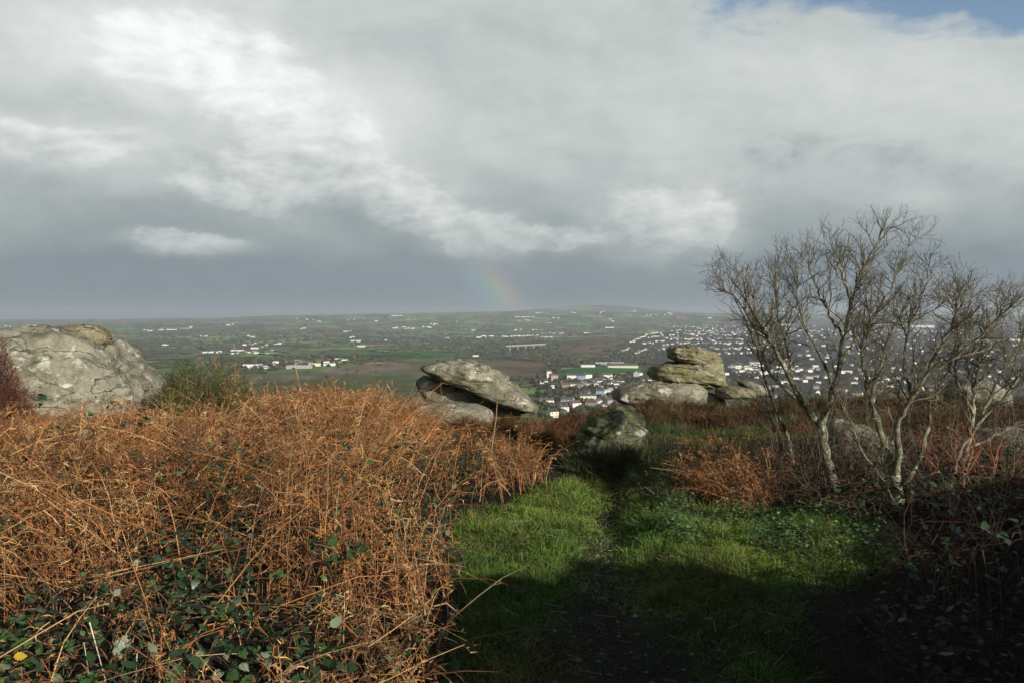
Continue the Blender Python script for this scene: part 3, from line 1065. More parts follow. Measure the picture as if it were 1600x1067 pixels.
def build_grass():
    acc = Acc()
    N = 120000
    r = scatter(N, -.8, 3.8, 3.0, 14.0, lambda x, y: np.clip(grassness(x, y), 0, 1) * (1 - .60 * trackness(x, y)) * (1 - .45 * sstep(4.9, 4.0, y) * sstep(-.5, .4, fbm2(x, y, .4, 3, 95))), near_bias=.9)
    tall = sstep(-.2, .5, fbm2(r[:, 0], r[:, 1], .30, 4, 91))
    edge = 1 - np.clip(trackness(r[:, 0], r[:, 1]) * 1.4, 0, .75)
    L = (.018 + .070 * tall * RNG.uniform(.4, 1.3, N)) * edge + .012
    L = L * np.interp(r[:, 1], [3, 8, 14], [1, 1.2, 1.2])
    g = fbm2(r[:, 0], r[:, 1], .8, 3, 92)[:, None]
    c1 = np.array([.060, .150, .014])
    c2 = np.array([.135, .195, .026])
    c3 = np.array([.20, .17, .07])
    w = np.clip(g * 1.3 + .4, 0, 1)
    c = c1 * (1 - w) + c2 * w
    dry = (RNG.uniform(0, 1, (N, 1)) < .12 + .22 * np.clip(trackness(r[:, 0], r[:, 1]), 0, 1)[:, None])
    c = np.where(dry, c3, c) * RNG.uniform(.45, 1.35, (N, 1))
    c = c * (1 + .35 * fbm2(r[:, 0], r[:, 1], .22, 3, 97))[:, None]
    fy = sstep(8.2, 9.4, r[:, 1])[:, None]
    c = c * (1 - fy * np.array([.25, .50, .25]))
    trod_shade = sstep(5.3, 4.6, r[:, 1])[:, None] * np.clip(trackness(r[:, 0], r[:, 1])[:, None] * 1.2 + .45, 0, 1)  # trampled near turf, also darkened in colour to deepen the foreground shadow
    c = c * (1 - trod_shade * np.array([.40, .60, .35]))
    L = L * (1 - .35 * trod_shade[:, 0])
    W = RNG.uniform(.0014, .0029, N) * np.interp(r[:, 1], [3, 6, 12], [1, 1.3, 2.2])
    clu = fbm2(r[:, 0], r[:, 1], .10, 2, 94) * 6
    ln_, az_ = np.clip(np.abs(RNG.normal(.65, .45, N)), 0, 1.5), clu + RNG.normal(0, .9, N)
    for m_, k_ in ((r[:, 1] < 6.0, 3), (r[:, 1] >= 6.0, 2)):
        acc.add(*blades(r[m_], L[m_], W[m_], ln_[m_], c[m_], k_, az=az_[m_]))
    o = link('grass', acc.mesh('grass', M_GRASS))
    meta(o, 'short green turf on both sides of the trodden track', 'grass', kind='stuff')


build_grass()


def mound(name, spots, n_per, h, cols, label, mat=M_HEATHER, kind='stuff', cat='heather', W=(.0012, .0028), L=(.05, .16), lean=.65, seed=1, group=None):
    """a cushion of fine upright sprigs: spots = (x, y, rx, ry)"""
    acc = Acc()
    cols = np.array(cols)
    big, spots = spots, []
    hs = {}
    for (x0, y0, rx, ry) in big:
        if rx * ry < .5:
            spots.append((x0, y0, rx, ry, h))
            continue
        for _ in range(int(rx * ry * 11)):
            a, rad = RNG.uniform(0, 6.28), math.sqrt(RNG.uniform(0, 1))
            q = RNG.uniform(.20, .46)
            spots.append((x0 + rx * rad * math.cos(a), y0 + ry * rad * math.sin(a), q * 1.25, q, h * RNG.uniform(.5, 1.1)))
    h0 = h
    for (x0, y0, rx, ry, h) in spots:
        n = int(n_per * rx * ry * (3.1 if len(spots) == len(big) else 1.7))
        tint = RNG.uniform(.45, 1.4) * np.array([1, RNG.uniform(.92, 1.30), 1])
        a = RNG.uniform(0, 6.28, n)
        rad = np.sqrt(RNG.uniform(0, 1, n))
        x = x0 + rx * rad * np.cos(a)
        y = y0 + ry * rad * np.sin(a)
        dome = np.sqrt(np.clip(1 - rad ** 2.6, 0, 1))
        lump = np.clip(.66 + .60 * fbm2(x, y, .38, 3, seed + 2), .1, 1.3)
        z = height(x, y) + h * dome * lump * RNG.uniform(.2, 1.0, n) ** .7 - .03
        c = cols[RNG.integers(0, len(cols), n)] * tint * RNG.uniform(.6, 1.35, (n, 1)) * (1 + .45 * fbm2(x, y, .30, 3, seed + 4)[:, None])
        r = np.stack([x, y, z], 1)
        acc.add(*blades(r, RNG.uniform(L[0], L[1], n), RNG.uniform(W[0], W[1], n), np.abs(RNG.normal(0, lean, n)), c, 2))
    o = link(name, acc.mesh(name, mat))
    meta(o, label, cat, group, kind)
    return o


HC = [(.075, .036, .022), (.095, .044, .026), (.055, .032, .019), (.12, .066, .034), (.05, .045, .020), (.04, .026, .016)]


def build_heather():
    mound('heather', [(1.9, 14.6, 1.2, 1.3), (3.2, 13.6, 1.5, 1.3), (4.6, 14.2, 1.6, 1.2), (2.6, 16.0, 1.5, .8), (2.35, 12.6, .9, .7)], 6000, .38, HC,
          'dark red-brown heather bank below the slab and stacked boulders', seed=3, W=(.002, .005))
    mound('heather', [(5.6, 11.8, 1.6, 1.2), (7.4, 12.6, 1.7, 1.2), (4.2, 10.9, 1.0, .8), (6.6, 10.4, 1.2, .8), (8.0, 14.6, 2.0, 1.2), (6.0, 15.0, 1.8, 1.0)],
          4600, .28, HC, 'brown heather slope seen through the bare trees at right', seed=5, W=(.0022, .0052))
    mound('heather', [(.35, 11.2, .75, .9), (-.35, 12.4, .9, .8), (.75, 12.6, .6, .8), (.0, 10.2, .6, .5), (.52, 10.1, .22, .4)], 9000, .34,
          [(.10, .045, .026), (.12, .055, .030), (.075, .038, .022), (.15, .065, .03)], 'brown heather in the dip between the tilted slab and the mossy block',
          seed=7, W=(.0018, .0045))
    mound('heather', [(-5.35, 9.0, .42, .5)], 9000, .90, [(.11, .045, .028), (.08, .032, .022), (.14, .06, .032)],
          'reddish heather bush in front of the long boulder at the left edge', seed=9, W=(.0016, .0035), kind=None, cat='bush')
    mound('gorse_bush', [(-3.62, 9.5, .36, .36), (-3.3, 9.3, .38, .35), (-2.95, 9.2, .3, .3)], 9000, .66, [(.055, .085, .018), (.08, .105, .025), (.035, .06, .012), (.12, .09, .035), (.16, .09, .04)],
          'green gorse bush at the right end of the long left boulder', M_LEAFC, kind=None, cat='bush', seed=11, W=(.002, .004))
    mound('gorse_bush', [(2.0, 12.0, .4, .35), (3.9, 12.0, .5, .4)], 6000, .22, [(.05, .07, .02), (.075, .08, .025)],
          'low green gorse sprigs at the near foot of the dark heather bank', M_LEAFC, kind=None, cat='bush', seed=13, W=(.002, .004))
    mound('moss_cushion', [(3.6, 11.4, .8, .7), (4.4, 15.8, .9, .5), (3.1, 11.0, .8, .6)], 7000, .10, [(.09, .105, .03), (.075, .09, .025), (.12, .10, .04)],
          'olive mossy turf beside the first bare tree, above the track', M_GRASS, cat='moss', seed=15, W=(.0022, .0045), L=(.03, .09))
    mound('dwarf_scrub', [(1.42, 8.5, .30, .55), (1.35, 7.5, .16, .4), (2.2, 9.6, .5, .35)], 5200, .17, [(.025, .045, .014), (.04, .06, .02), (.07, .05, .02), (.018, .03, .01)],  # dark greens stand in for the shade at the track's end
          'scrubby growth coloured dark for shade, closing the far end of the track beside the bracken clump', M_LEAFC, cat='scrub', seed=19, W=(.002, .004), L=(.05, .16))
    mound('dwarf_scrub', [(1.62, 9.2, .25, .25), (.72, 9.25, .2, .2), (1.2, 9.1, .40, .18), (.95, 9.2, .3, .2)], 12000, .26, [(.045, .06, .02), (.07, .08, .03), (.03, .04, .015), (.10, .07, .03)],
          'dark green scrub around the foot of the mossy standing block', M_LEAFC, cat='scrub', seed=17, W=(.002, .0045), L=(.06, .22))


build_heather()


def build_tangle():
    """thin bare stems and dead twigs round the trees and in the shaded corner"""
    def tangle(name, n, x0, x1, y0, y1, h, cols, label, keep=None, cat='undergrowth', Lr=(.25, .8), rr=(.0009, .0026)):
        acc = Acc()
        f = keep or (lambda x, y: np.ones_like(x))
        r = scatter(n, x0, x1, y0, y1, f)
        cols = np.array(cols)
        c = cols[RNG.integers(0, len(cols), n)] * RNG.uniform(.6, 1.3, (n, 1))
        K = 6
        r[:, 2] += RNG.uniform(-.02, h * .5, n)
        L = RNG.uniform(*Lr, n)
        d = unit(RNG.normal(0, 1, (n, 3)) * np.array([1, 1, .6]) + np.array([0, 0, .7]))
        t = np.linspace(0, 1, K)[None, :, None]
        P = r[:, None] + d[:, None] * L[:, None, None] * t + np.cumsum(RNG.normal(0, .035, (n, K, 3)), axis=1) * L[:, None, None]
        P[:, :, 2] -= (L[:, None] * .45 * t[:, :, 0] ** 2)
        gz = height(P[:, :, 0], P[:, :, 1])
        P[:, :, 2] = np.clip(P[:, :, 2], gz + .01, gz + h * 1.25)
        R = RNG.uniform(*rr, n)[:, None] * np.linspace(1, .4, K)[None]
        acc.add(*strips(P, R, 3, c))
        # side twigs
        m = n * 2
        k = RNG.integers(0, n, m)
        j = RNG.integers(1, K - 1, m)
        b = P[k, j]
        dd = unit(RNG.normal(0, 1, (m, 3)) + d[k])
        LL = RNG.uniform(.05, .22, m)
        Q = b[:, None] + dd[:, None] * LL[:, None, None] * np.linspace(0, 1, 3)[None, :, None]
        Q[:, 1] += RNG.normal(0, .01, (m, 3))
        acc.add(*strips(Q, np.full((m, 1), .0011) * np.array([[1, .8, .4]]), 2, c[k]))
        o = link(name, acc.mesh(name, M_TWIG))
        meta(o, label, cat, None, 'stuff')
    br = [(.08, .05, .032), (.055, .04, .028), (.17, .11, .065), (.035, .028, .02), (.13, .10, .065)]
    tangle('undergrowth', 2800, 1.9, 5.4, 6.4, 8.3, .42, br, 'tangle of dead twigs and brambles round the feet of the bare trees',
           lambda x, y: (1 - grassness(x, y)) * (x > 1.5 + .25 * (y - 6.5)))
    tangle('undergrowth', 2600, 1.25, 4.2, 3.0, 5.9, .55, [(.045, .028, .018), (.03, .024, .016), (.07, .035, .022), (.02, .017, .012)], 'thicket of stems coloured darker for the shade of the lower right corner',
           lambda x, y: (x > np.interp(y, [3, 4.5, 5.2, 6], [1.25, 1.6, 2.5, 3.0])) * 1.0)  # stem colours lowered to paint this corner's shade deeper


build_tangle()


# ------------------------------------------------------------------ leaves
def leaf_mesh(name, mat, seed, n=11, notch=.13):
    """an ovate toothed leaf about 1 unit long, folded along its midrib"""
    rg = np.random.default_rng(seed)
    ts = np.linspace(0, 1, n)
    w = .40 * np.sin(np.pi * np.clip(ts, 0, 1) ** .72) ** .9
    V, Fq = [], []
    for i, (t_, ww) in enumerate(zip(ts, w)):
        droop = -.22 * t_ ** 2
        tooth = 1 + notch * (1 if i % 2 else -1)
        V += [(t_, 0, droop), (t_ - .03, ww * tooth, droop + .10 * ww + rg.normal(0, .012)), (t_ - .03, -ww * tooth, droop + .10 * ww + rg.normal(0, .012))]
    for i in range(n - 1):
        a, b_ = 3 * i, 3 * i + 3
        Fq += [(a, a + 1, b_ + 1, b_), (a + 2, a, b_, b_ + 2)]
    me = bpy.data.meshes.new(name)
    me.from_pydata(V, [], Fq)
    me.polygons.foreach_set('use_smooth', [True] * len(Fq))
    me.materials.append(mat)
    return me


def leaf_mat(name, c1, c2, rough=.42):
    m, t, b = new_mat(name)
    S.tree = t
    tc = t.nodes.new('ShaderNodeTexCoord')
    oi = t.nodes.new('ShaderNodeObjectInfo')
    f = S(node_noise(t, tc.outputs['Object'], 3.0, 4).outputs['Fac'])
    c = mixc(t, S(oi.outputs['Random']) * .7 + f * .5 - .1, c1, c2)
    c = mixc(t, 1.0, c, (.68, .70, .68), 'MULTIPLY')
    t.links.new(c, b.inputs['Base Color'])
    b.inputs['Roughness'].default_value = rough
    b.inputs['Specular IOR Level'].default_value = .3
    return m


L_DARK = leaf_mat('bramble_leaf', (.016, .038, .014), (.035, .075, .022))
L_MID = leaf_mat('bramble_leaf_fresh', (.035, .085, .020), (.075, .13, .035))
L_PALE = leaf_mat('bramble_leaf_pale_underside', (.10, .125, .07), (.19, .22, .14), .7)
L_YEL = leaf_mat('yellow_leaf', (.36, .22, .02), (.42, .28, .03), .6)
M_STEM, _, b = new_mat('bramble_stem')
b.inputs['Base Color'].default_value = (.09, .05, .03, 1)
LEAVES = {k: [leaf_mesh('leaf', m, s) for s in range(4)] for k, m in (('d', L_DARK), ('m', L_MID), ('p', L_PALE), ('y', L_YEL))}


def bramble(cx, cy, rx, ry, h, n, label, size=.055, mix=(.62, .22, .16), seed=1, z0=0.0):
    rg = random.Random(seed)
    zb = float(height(cx, cy))
    root = empty('bramble_bush', (cx, cy, zb), label, 'bramble')
    # arching stems
    ns = max(5, n // 7)
    P = []
    for i in range(ns):
        a = rg.uniform(0, 6.28)
        e = rg.uniform(.3, 1.0)
        bx, by = rx * rg.uniform(-.5, .5), ry * rg.uniform(-.5, .5)
        ex, ey = rx * e * math.cos(a), ry * e * math.sin(a)
        hh = h * rg.uniform(.6, 1.0)
        P.append([(bx + (ex - bx) * t, by + (ey - by) * t, z0 * t + hh * math.sin(math.pi * min(t * .8, 1)) * (1 - .25 * t)) for t in np.linspace(0, 1, 7)])
    P = np.array(P)
    V, Q, C = strips(P, np.full((ns, 7), .0024), 3, np.full((ns, 3), .1))
    link('stem', mesh_np('stem', V, Q, M_STEM), root)
    ks = ['d'] * int(mix[0] * 100) + ['m'] * int(mix[1] * 100) + ['p'] * int(mix[2] * 100)
    made = 0
    while made < n:
        a = rg.uniform(0, 6.28)
        r_ = math.sqrt(rg.uniform(0, 1))
        x, y = rx * r_ * math.cos(a), ry * r_ * math.sin(a)
        z = z0 + float(height(cx + x, cy + y)) - zb + h * math.sqrt(max(0, 1 - r_ ** 3)) * rg.uniform(.45, 1.05)
        hd = rg.uniform(0, 6.28)
        kk = rg.choice(ks)
        for j in range(3 if rg.random() < .75 else 1):       # leaflets in threes
            if made >= n:
                break
            me = rg.choice(LEAVES[kk])
            o = bpy.data.objects.new('leaf', me)
            COL.objects.link(o)
            o.parent = root
            s_ = size * rg.uniform(.7, 1.35) * (1.15 if j == 0 else .85)
            o.location = (x, y, z)
            tiltx = rg.gauss(0, .45) + (.5 if kk != 'p' else 1.2)
            o.rotation_euler = (rg.gauss(0, .5) + .3, rg.gauss(.15, .45), hd + (0, 1.25, -1.25)[j])
            s_ *= .86 if kk != 'p' else .7
            o.scale = (s_, s_ * rg.uniform(.75, 1.1), s_)
            made += 1
    return root


def build_brambles():
    bramble(-1.95, 3.45, .42, .40, .34, 120, 'bramble with bright green leaves at the left edge, low in the picture', .062, (.3, .6, .1), 1)
    bramble(-1.35, 3.30, .45, .40, .30, 150, 'dark bramble with some pale upturned leaves at the lower left', .062, (.68, .14, .18), 2)
    bramble(-.80, 3.55, .38, .35, .30, 110, 'bramble patch with round dark leaves under the low bracken, lower left of centre', .062, (.6, .2, .2), 3)
    bramble(-1.75, 4.05, .50, .35, .36, 90, 'bramble leaves showing through thin bracken behind the bright green bramble', .055, (.75, .15, .10), 4)
    bramble(-.45, 3.95, .22, .40, .20, 60, 'trailing bramble at the foot of the bracken by the shaded track', .05, (.6, .3, .1), 5)
    bramble(-.95, 4.55, .30, .25, .42, 36, 'single bramble with large round leaves standing out of the bracken', .065, (.7, .2, .1), 6)
    bramble(-1.05, 6.1, .40, .3, .62, 50, 'dark bramble tips inside the middle of the bracken', .06, (.8, .15, .05), 7)
    bramble(-2.6, 6.2, .55, .4, .66, 60, 'dark green bramble growing through the bracken at left centre', .06, (.8, .1, .1), 8)
    bramble(-3.6, 7.0, .5, .3, .72, 50, 'dark bramble patch in the bracken near the left edge', .06, (.8, .1, .1), 9)
    bramble(-3.8, 8.6, .35, .3, .70, 24, 'bramble leaves climbing in front of the long left boulder', .055, (.75, .2, .05), 10)
    bramble(2.75, 6.55, .5, .35, .30, 110, 'dark bramble round the foot of the middle bare tree', .05, (.8, .15, .05), 11)
    bramble(4.0, 6.95, .5, .35, .48, 100, 'dark bramble bush behind the red stems at the right', .05, (.8, .15, .05), 12)
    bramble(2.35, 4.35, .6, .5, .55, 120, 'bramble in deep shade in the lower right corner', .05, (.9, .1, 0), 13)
    # bramble leaves filling the gaps of the bracken stand
    def leafmass(name, r, L, cols, label, cat):
        n = len(r)
        c = np.array(cols)[RNG.integers(0, len(cols), n)] * RNG.uniform(.6, 1.3, (n, 1))
        az = RNG.uniform(0, 6.28, n)
        ln = RNG.uniform(.7, 2.0, n)
        t = np.linspace(0, 1, 4)[None, :, None]
        hd = np.stack([np.cos(az), np.sin(az), 0 * az], 1)[:, None]
        P = r[:, None] + L[:, None, None] * (hd * np.sin(ln)[:, None, None] * t + np.array([0, 0, 1.0]) * np.cos(ln)[:, None, None] * t)
        acc = Acc()
        acc.add(*strips(P, (L[:, None] * np.array([[.08, .40, .36, .03]])), 2, c, ref=np.array([0, 0, 1.0]) + hd * .3 + RNG.normal(0, .3, (n, 1, 3))))
        o = link(name, acc.mesh(name, M_LEAFC))
        meta(o, label, cat, kind='stuff')
    n = 8500
    r = scatter(n, -8, .4, 2.9, 9.0, lambda x, y: (x > -.64 * y - .3) * (grassness(x, y) < .4) * (x < np.interp(y, [3, 7.2, 9, 10.5], [-.25, -.35, .5, .2])) *
                (.03 + .97 * sstep(.0, -.35, fbm2(x, y, .75, 3, 82) + np.interp(y, [3, 4.2, 6, 9], [-.05, .05, .15, .3]) + np.interp(x, [-1.6, -.9], [-.25, .12]) * (y < 4.4))), near_bias=.2)
    tp = bracken_top(r[:, 0], r[:, 1])
    r[:, 2] += tp * RNG.uniform(.05, .72, n)
    leafmass('bramble_foliage', r, RNG.uniform(.018, .045, n), [(.020, .042, .016), (.030, .060, .020), (.015, .030, .013), (.05, .085, .03), (.025, .05, .018)],
             'dark bramble leaves showing in the gaps of the orange bracken', 'bramble')
    n = 9000
    r = scatter(n, 1.6, 5.2, 3.0, 8.2, lambda x, y: (x > np.interp(y, [3, 4.5, 5.5, 7, 8.8], [1.3, 1.7, 2.7, 2.5, 2.4])) * (.2 + .8 * sstep(-.2, .5, fbm2(x, y, .6, 3, 86))))
    r[:, 2] += RNG.uniform(.02, .42, n)
    leafmass('scrub_foliage', r, RNG.uniform(.015, .045, n), [(.012, .024, .009), (.018, .034, .011), (.009, .016, .007), (.035, .03, .014)],  # leaf colours lowered too, deepening the thicket's shade
             'ivy and bramble leaves, darkened for shade, low between the bare trees', 'scrub')
    # low broad-leaved ground cover right of the track
    V, Q, C = [], [], []
    n = 9000
    r = scatter(n, 1.0, 3.0, 5.2, 7.1, lambda x, y: sstep(-.2, .3, fbm2(x, y, .5, 2, 101) + .35) * (x > np.interp(y, [5.2, 6, 7.1], [1.6, 1.15, .95])) *
                (x < np.interp(y, [5.2, 6, 7.1], [2.1, 2.7, 2.5])))
    r[:, 2] += RNG.uniform(.0, .16, n) * sstep(-.5, .5, fbm2(r[:, 0], r[:, 1], .2, 2, 103))
    acc = Acc()
    L = RNG.uniform(.008, .030, n)
    c = np.array([(.060, .14, .022), (.11, .18, .04), (.04, .095, .018), (.16, .20, .07)])[RNG.integers(0, 4, n)] * RNG.uniform(.7, 1.3, (n, 1))
    az = RNG.uniform(0, 6.28, n)
    ln = RNG.uniform(.8, 1.9, n)
    t = np.linspace(0, 1, 4)[None, :, None]
    hd = np.stack([np.cos(az), np.sin(az), 0 * az], 1)[:, None]
    P = r[:, None] + L[:, None, None] * (hd * np.sin(ln)[:, None, None] * t + np.array([0, 0, 1.0]) * np.cos(ln)[:, None, None] * t)
    ref = np.cross(hd, np.array([0, 0, 1.0])) * 0 + np.array([0, 0, 1.0]) + hd * .3
    acc.add(*strips(P, (L[:, None] * np.array([[.1, .42, .38, .03]])), 2, c, ref=ref))
    o = link('ground_cover', acc.mesh('ground_cover', M_LEAFC))
    meta(o, 'bright green low leafy weeds right of the track in front of the trees', 'weeds', kind='stuff')


build_brambles()


def stalk(name, pts, r, col, label, cat='stalk', sides=6, parent=None, group=None):
    P = np.array([tuple(p) for p in pts])[None]
    base = P[0, 0].copy()
    R = np.linspace(r, r * .45, P.shape[1])[None]
    V, Q, C = strips(P - base, R, sides, np.array([col]))
    o = link(name, mesh_np(name, V, Q, M_TWIG, C, True), parent, loc=base)
    if label:
        meta(o, label, cat, group)
    return o


def build_stalks():
    pale = (.62, .55, .42)
    tan = (.45, .28, .13)
    rust = (.32, .12, .045)
    S_ = [
        ([(140, 972, 3.45), (152, 1015, 3.35), (166, 1066, 3.25)], .0030, pale, 'white dead stalk standing in the dark bramble at lower left'),
        ([(131, 1003, 3.4), (137, 1040, 3.3), (140, 1075, 3.2)], .0016, pale, 'thin pale stalk just left of the white stalk in the bramble'),
        ([(215, 1010, 3.4), (213, 1040, 3.3), (212, 1075, 3.2)], .0022, pale, 'short upright pale stalk right of the white stalk'),
        ([(-10, 1032, 3.2), (60, 990, 3.3), (120, 955, 3.4), (170, 942, 3.5)], .0030, tan, 'long straw stem slanting up from the left edge over the bramble'),
        ([(75, 782, 4.6), (140, 830, 4.5), (200, 880, 4.4), (235, 890, 4.3)], .0036, (.40, .2, .09), 'thick tan stem slanting down through the thin bracken'),
        ([(120, 778, 4.8), (200, 815, 4.7), (270, 843, 4.6)], .0034, (.42, .17, .06), 'orange stem leaning across the gap above the bramble'),
        ([(120, 905, 4.1), (200, 888, 4.1), (270, 874, 4.1), (350, 857, 4.1)], .0026, tan, 'long curved straw stem lying level above the bramble'),
        ([(0, 895, 3.9), (60, 905, 3.85), (125, 928, 3.8)], .0024, tan, 'tan stem lying across the left edge above the bright bramble'),
        ([(440, 945, 3.7), (480, 930, 3.75), (560, 900, 3.8), (618, 898, 3.9)], .0026, (.42, .16, .05), 'rust-orange stem arching over the litter near the bottom'),
        ([(575, 1010, 3.5), (612, 985, 3.6), (650, 958, 3.7)], .0024, tan, 'straw stem lying diagonally at the bottom of the bracken'),
        ([(694, 995, 3.9), (705, 999, 3.9), (714, 1003, 3.9)], .0026, pale, 'short broken pale stick at the edge of the shaded track'),
        ([(906, 884, 5.9), (930, 881, 5.95), (952, 876, 6.0)], .0034, tan, 'single fallen straw twig lying on the grass by the track'),
        ([(1100, 792, 7.2), (1150, 802, 7.0), (1210, 825, 6.6)], .0030, tan, 'pale straw lying over the turf below the right bracken clump'),
        ([(1150, 806, 6.9), (1200, 799, 6.9), (1250, 802, 6.9)], .0028, tan, 'long tan twig lying level beside the right bracken clump'),
        ([(1300, 853, 6.2), (1312, 860, 6.1), (1324, 866, 6.05)], .0042, pale, 'bright white broken stick in the green weeds'),
        ([(1280, 873, 6.0), (1320, 874, 6.0), (1370, 877, 6.0)], .0026, tan, 'level tan twig lying under the white broken stick'),
        ([(1410, 825, 6.0), (1415, 845, 6.0), (1420, 872, 5.95)], .0030, pale, 'upright pale stick below the middle bare tree'),
        ([(1445, 832, 6.0), (1468, 842, 6.0)], .0026, pale, 'short pale stick right of the middle bare tree foot'),
        ([(765, 725, 8.2), (770, 690, 8.2), (775, 655, 8.3), (777, 627, 8.35)], .0045, tan, 'tall pale stalk rising before the lower end of the tilted slab'),
        ([(686, 650, 9.5), (690, 620, 9.6), (688, 596, 9.6)], .0036, rust, 'red-brown stem crossing the dark overhang'),
        ([(662, 630, 9.6), (676, 610, 9.6), (692, 598, 9.6), (700, 600, 9.6)], .0028, tan, 'bent pale stem in front of the dark overhang'),
        ([(605, 600, 8.6), (612, 612, 8.6), (625, 640, 8.5)], .0032, tan, 'slanting pale stalk on the skyline of the bracken'),
        ([(462, 575, 8.9), (468, 600, 8.9), (478, 640, 8.8)], .0030, tan, 'thin stalk on the bracken skyline left of centre'),
        ([(1062, 708, 8.6), (1072, 740, 8.4), (1080, 775, 8.2)], .0036, tan, 'tall tan stalk at the left of the right bracken clump'),
        ([(1076, 705, 8.7), (1090, 745, 8.5), (1092, 780, 8.2)], .0032, tan, 'second tan stalk close beside the tall one right of the track'),
    ]
    for pts, r, c, lab in S_:
        stalk('dead_stalk', [at(*p) for p in pts], r, c, lab)
    root = empty('yellow_leaves', tuple(at(26, 1030, 3.3)), 'pair of yellow autumn leaves at the lower left corner', 'leaf')
    for dx, s_, rz in ((-.02, .040, 2.6), (.02, .045, .5)):
        o = link('leaf', LEAVES['y'][0], root, (dx, -.05, .03))
        o.scale = (s_,) * 3
        o.rotation_euler = (.7, 0, rz)


build_stalks()


def build_litter():
    n = 260
    r = scatter(n, -.2, 1.6, 3.2, 8.5, lambda x, y: np.clip(trackness(x, y), 0, 1))
    V0, F0 = np.array([(1, 0, 0), (-1, 0, 0), (0, 1, 0), (0, -1, 0), (0, 0, 1), (0, 0, -1.)]), np.array([(0, 2, 4), (2, 1, 4), (1, 3, 4), (3, 0, 4), (2, 0, 5), (1, 2, 5), (3, 1, 5), (0, 3, 5)])
    s_ = RNG.uniform(.004, .020, (n, 1, 1)) * RNG.uniform(.6, 1.2, (n, 1, 3)) * np.array([1, 1, .6])
    V = V0[None] * s_ * RNG.uniform(.8, 1.2, (n, 6, 1)) + r[:, None] + np.array([0, 0, .003])
    Fc = (F0[None] + (np.arange(n) * 6)[:, None, None]).reshape(-1, 3)
    C = np.repeat(np.array([(.10, .095, .08), (.06, .055, .045), (.15, .14, .12)])[RNG.integers(0, 3, n)], 6, 0)
    meta(link('pebbles', mesh_np('pebbles', V.reshape(-1, 3), Fc, M_TWIG, C)), 'small stones trodden into the track', 'pebbles', kind='stuff')
    n = 650
    r = scatter(n, -.5, 2.6, 3.2, 9.5, lambda x, y: np.clip(grassness(x, y), 0, 1) * (.3 + .7 * sstep(-.1, .5, fbm2(x, y, .4, 2, 99))))
    r[:, 2] += RNG.uniform(.01, .05, n)
    d = unit(RNG.normal(0, 1, (n, 3)) * np.array([1, 1, .12]))
    P = r[:, None] + d[:, None] * np.linspace(0, 1, 3)[None, :, None] * RNG.uniform(.03, .14, (n, 1, 1)) + RNG.normal(0, .003, (n, 3, 3))
    P[:, :, 2] = np.maximum(P[:, :, 2], height(P[:, :, 0], P[:, :, 1]) + .006)
    c = np.array([(.22, .17, .09), (.16, .10, .05), (.10, .07, .04), (.26, .21, .13)])[RNG.integers(0, 4, n)] * RNG.uniform(.6, 1.1, (n, 1))
    V, Q, C = strips(P, np.full((n, 3), .0013) * RNG.uniform(.6, 1.6, (n, 1)), 3, c)
    meta(link('straw_litter', mesh_np('straw_litter', V, Q, M_BRACKEN, C)), 'bits of dead straw and bracken strewn over the turf', 'litter', kind='stuff')


build_litter()


# ------------------------------------------------------------------ bare trees
def resample(pts, n):
    P = np.array([tuple(p) for p in pts], float)
    d = np.concatenate([[0], np.cumsum(np.linalg.norm(np.diff(P, axis=0), axis=1))])
    s = np.linspace(0, d[-1], n)
    Q = np.stack([np.interp(s, d, P[:, i]) for i in range(3)], 1)
    for _ in range(2):
        Q[1:-1] = .5 * Q[1:-1] + .25 * Q[:-2] + .25 * Q[2:]
    return Q, d[-1]


BARK = np.array([(.27, .27, .20), (.22, .22, .155), (.18, .18, .12)])


M_BARK, t, b = new_mat('lichened_bark')
S.tree = t
tc = t.nodes.new('ShaderNodeTexCoord')
a_ = t.nodes.new('ShaderNodeAttribute')
a_.attribute_name = 'Col'
n1 = S(node_noise(t, tc.outputs['Object'], 14, 7, .65).outputs['Fac'])
n2 = S(node_noise(t, tc.outputs['Object'], 60, 5, .65).outputs['Fac'])
c = mixc(t, n1.ss(.42, .58), (.085, .075, .05), a_.outputs['Color'])
c = mixc(t, n1.ss(.60, .66) * .7, c, (.50, .50, .42))
c = mixc(t, n2.ss(.55, .65) * .5, c, (.14, .13, .04))
c = mixc(t, 1.0, c, (.74, .74, .74), 'MULTIPLY')
t.links.new(c, b.inputs['Base Color'])
bp = t.nodes.new('ShaderNodeBump')
bp.inputs['Strength'].default_value = .8
bp.inputs['Distance'].default_value = .006
t.links.new((n1 + n2).v, bp.inputs['Height'])
t.links.new(bp.outputs[0], b.inputs['Normal'])


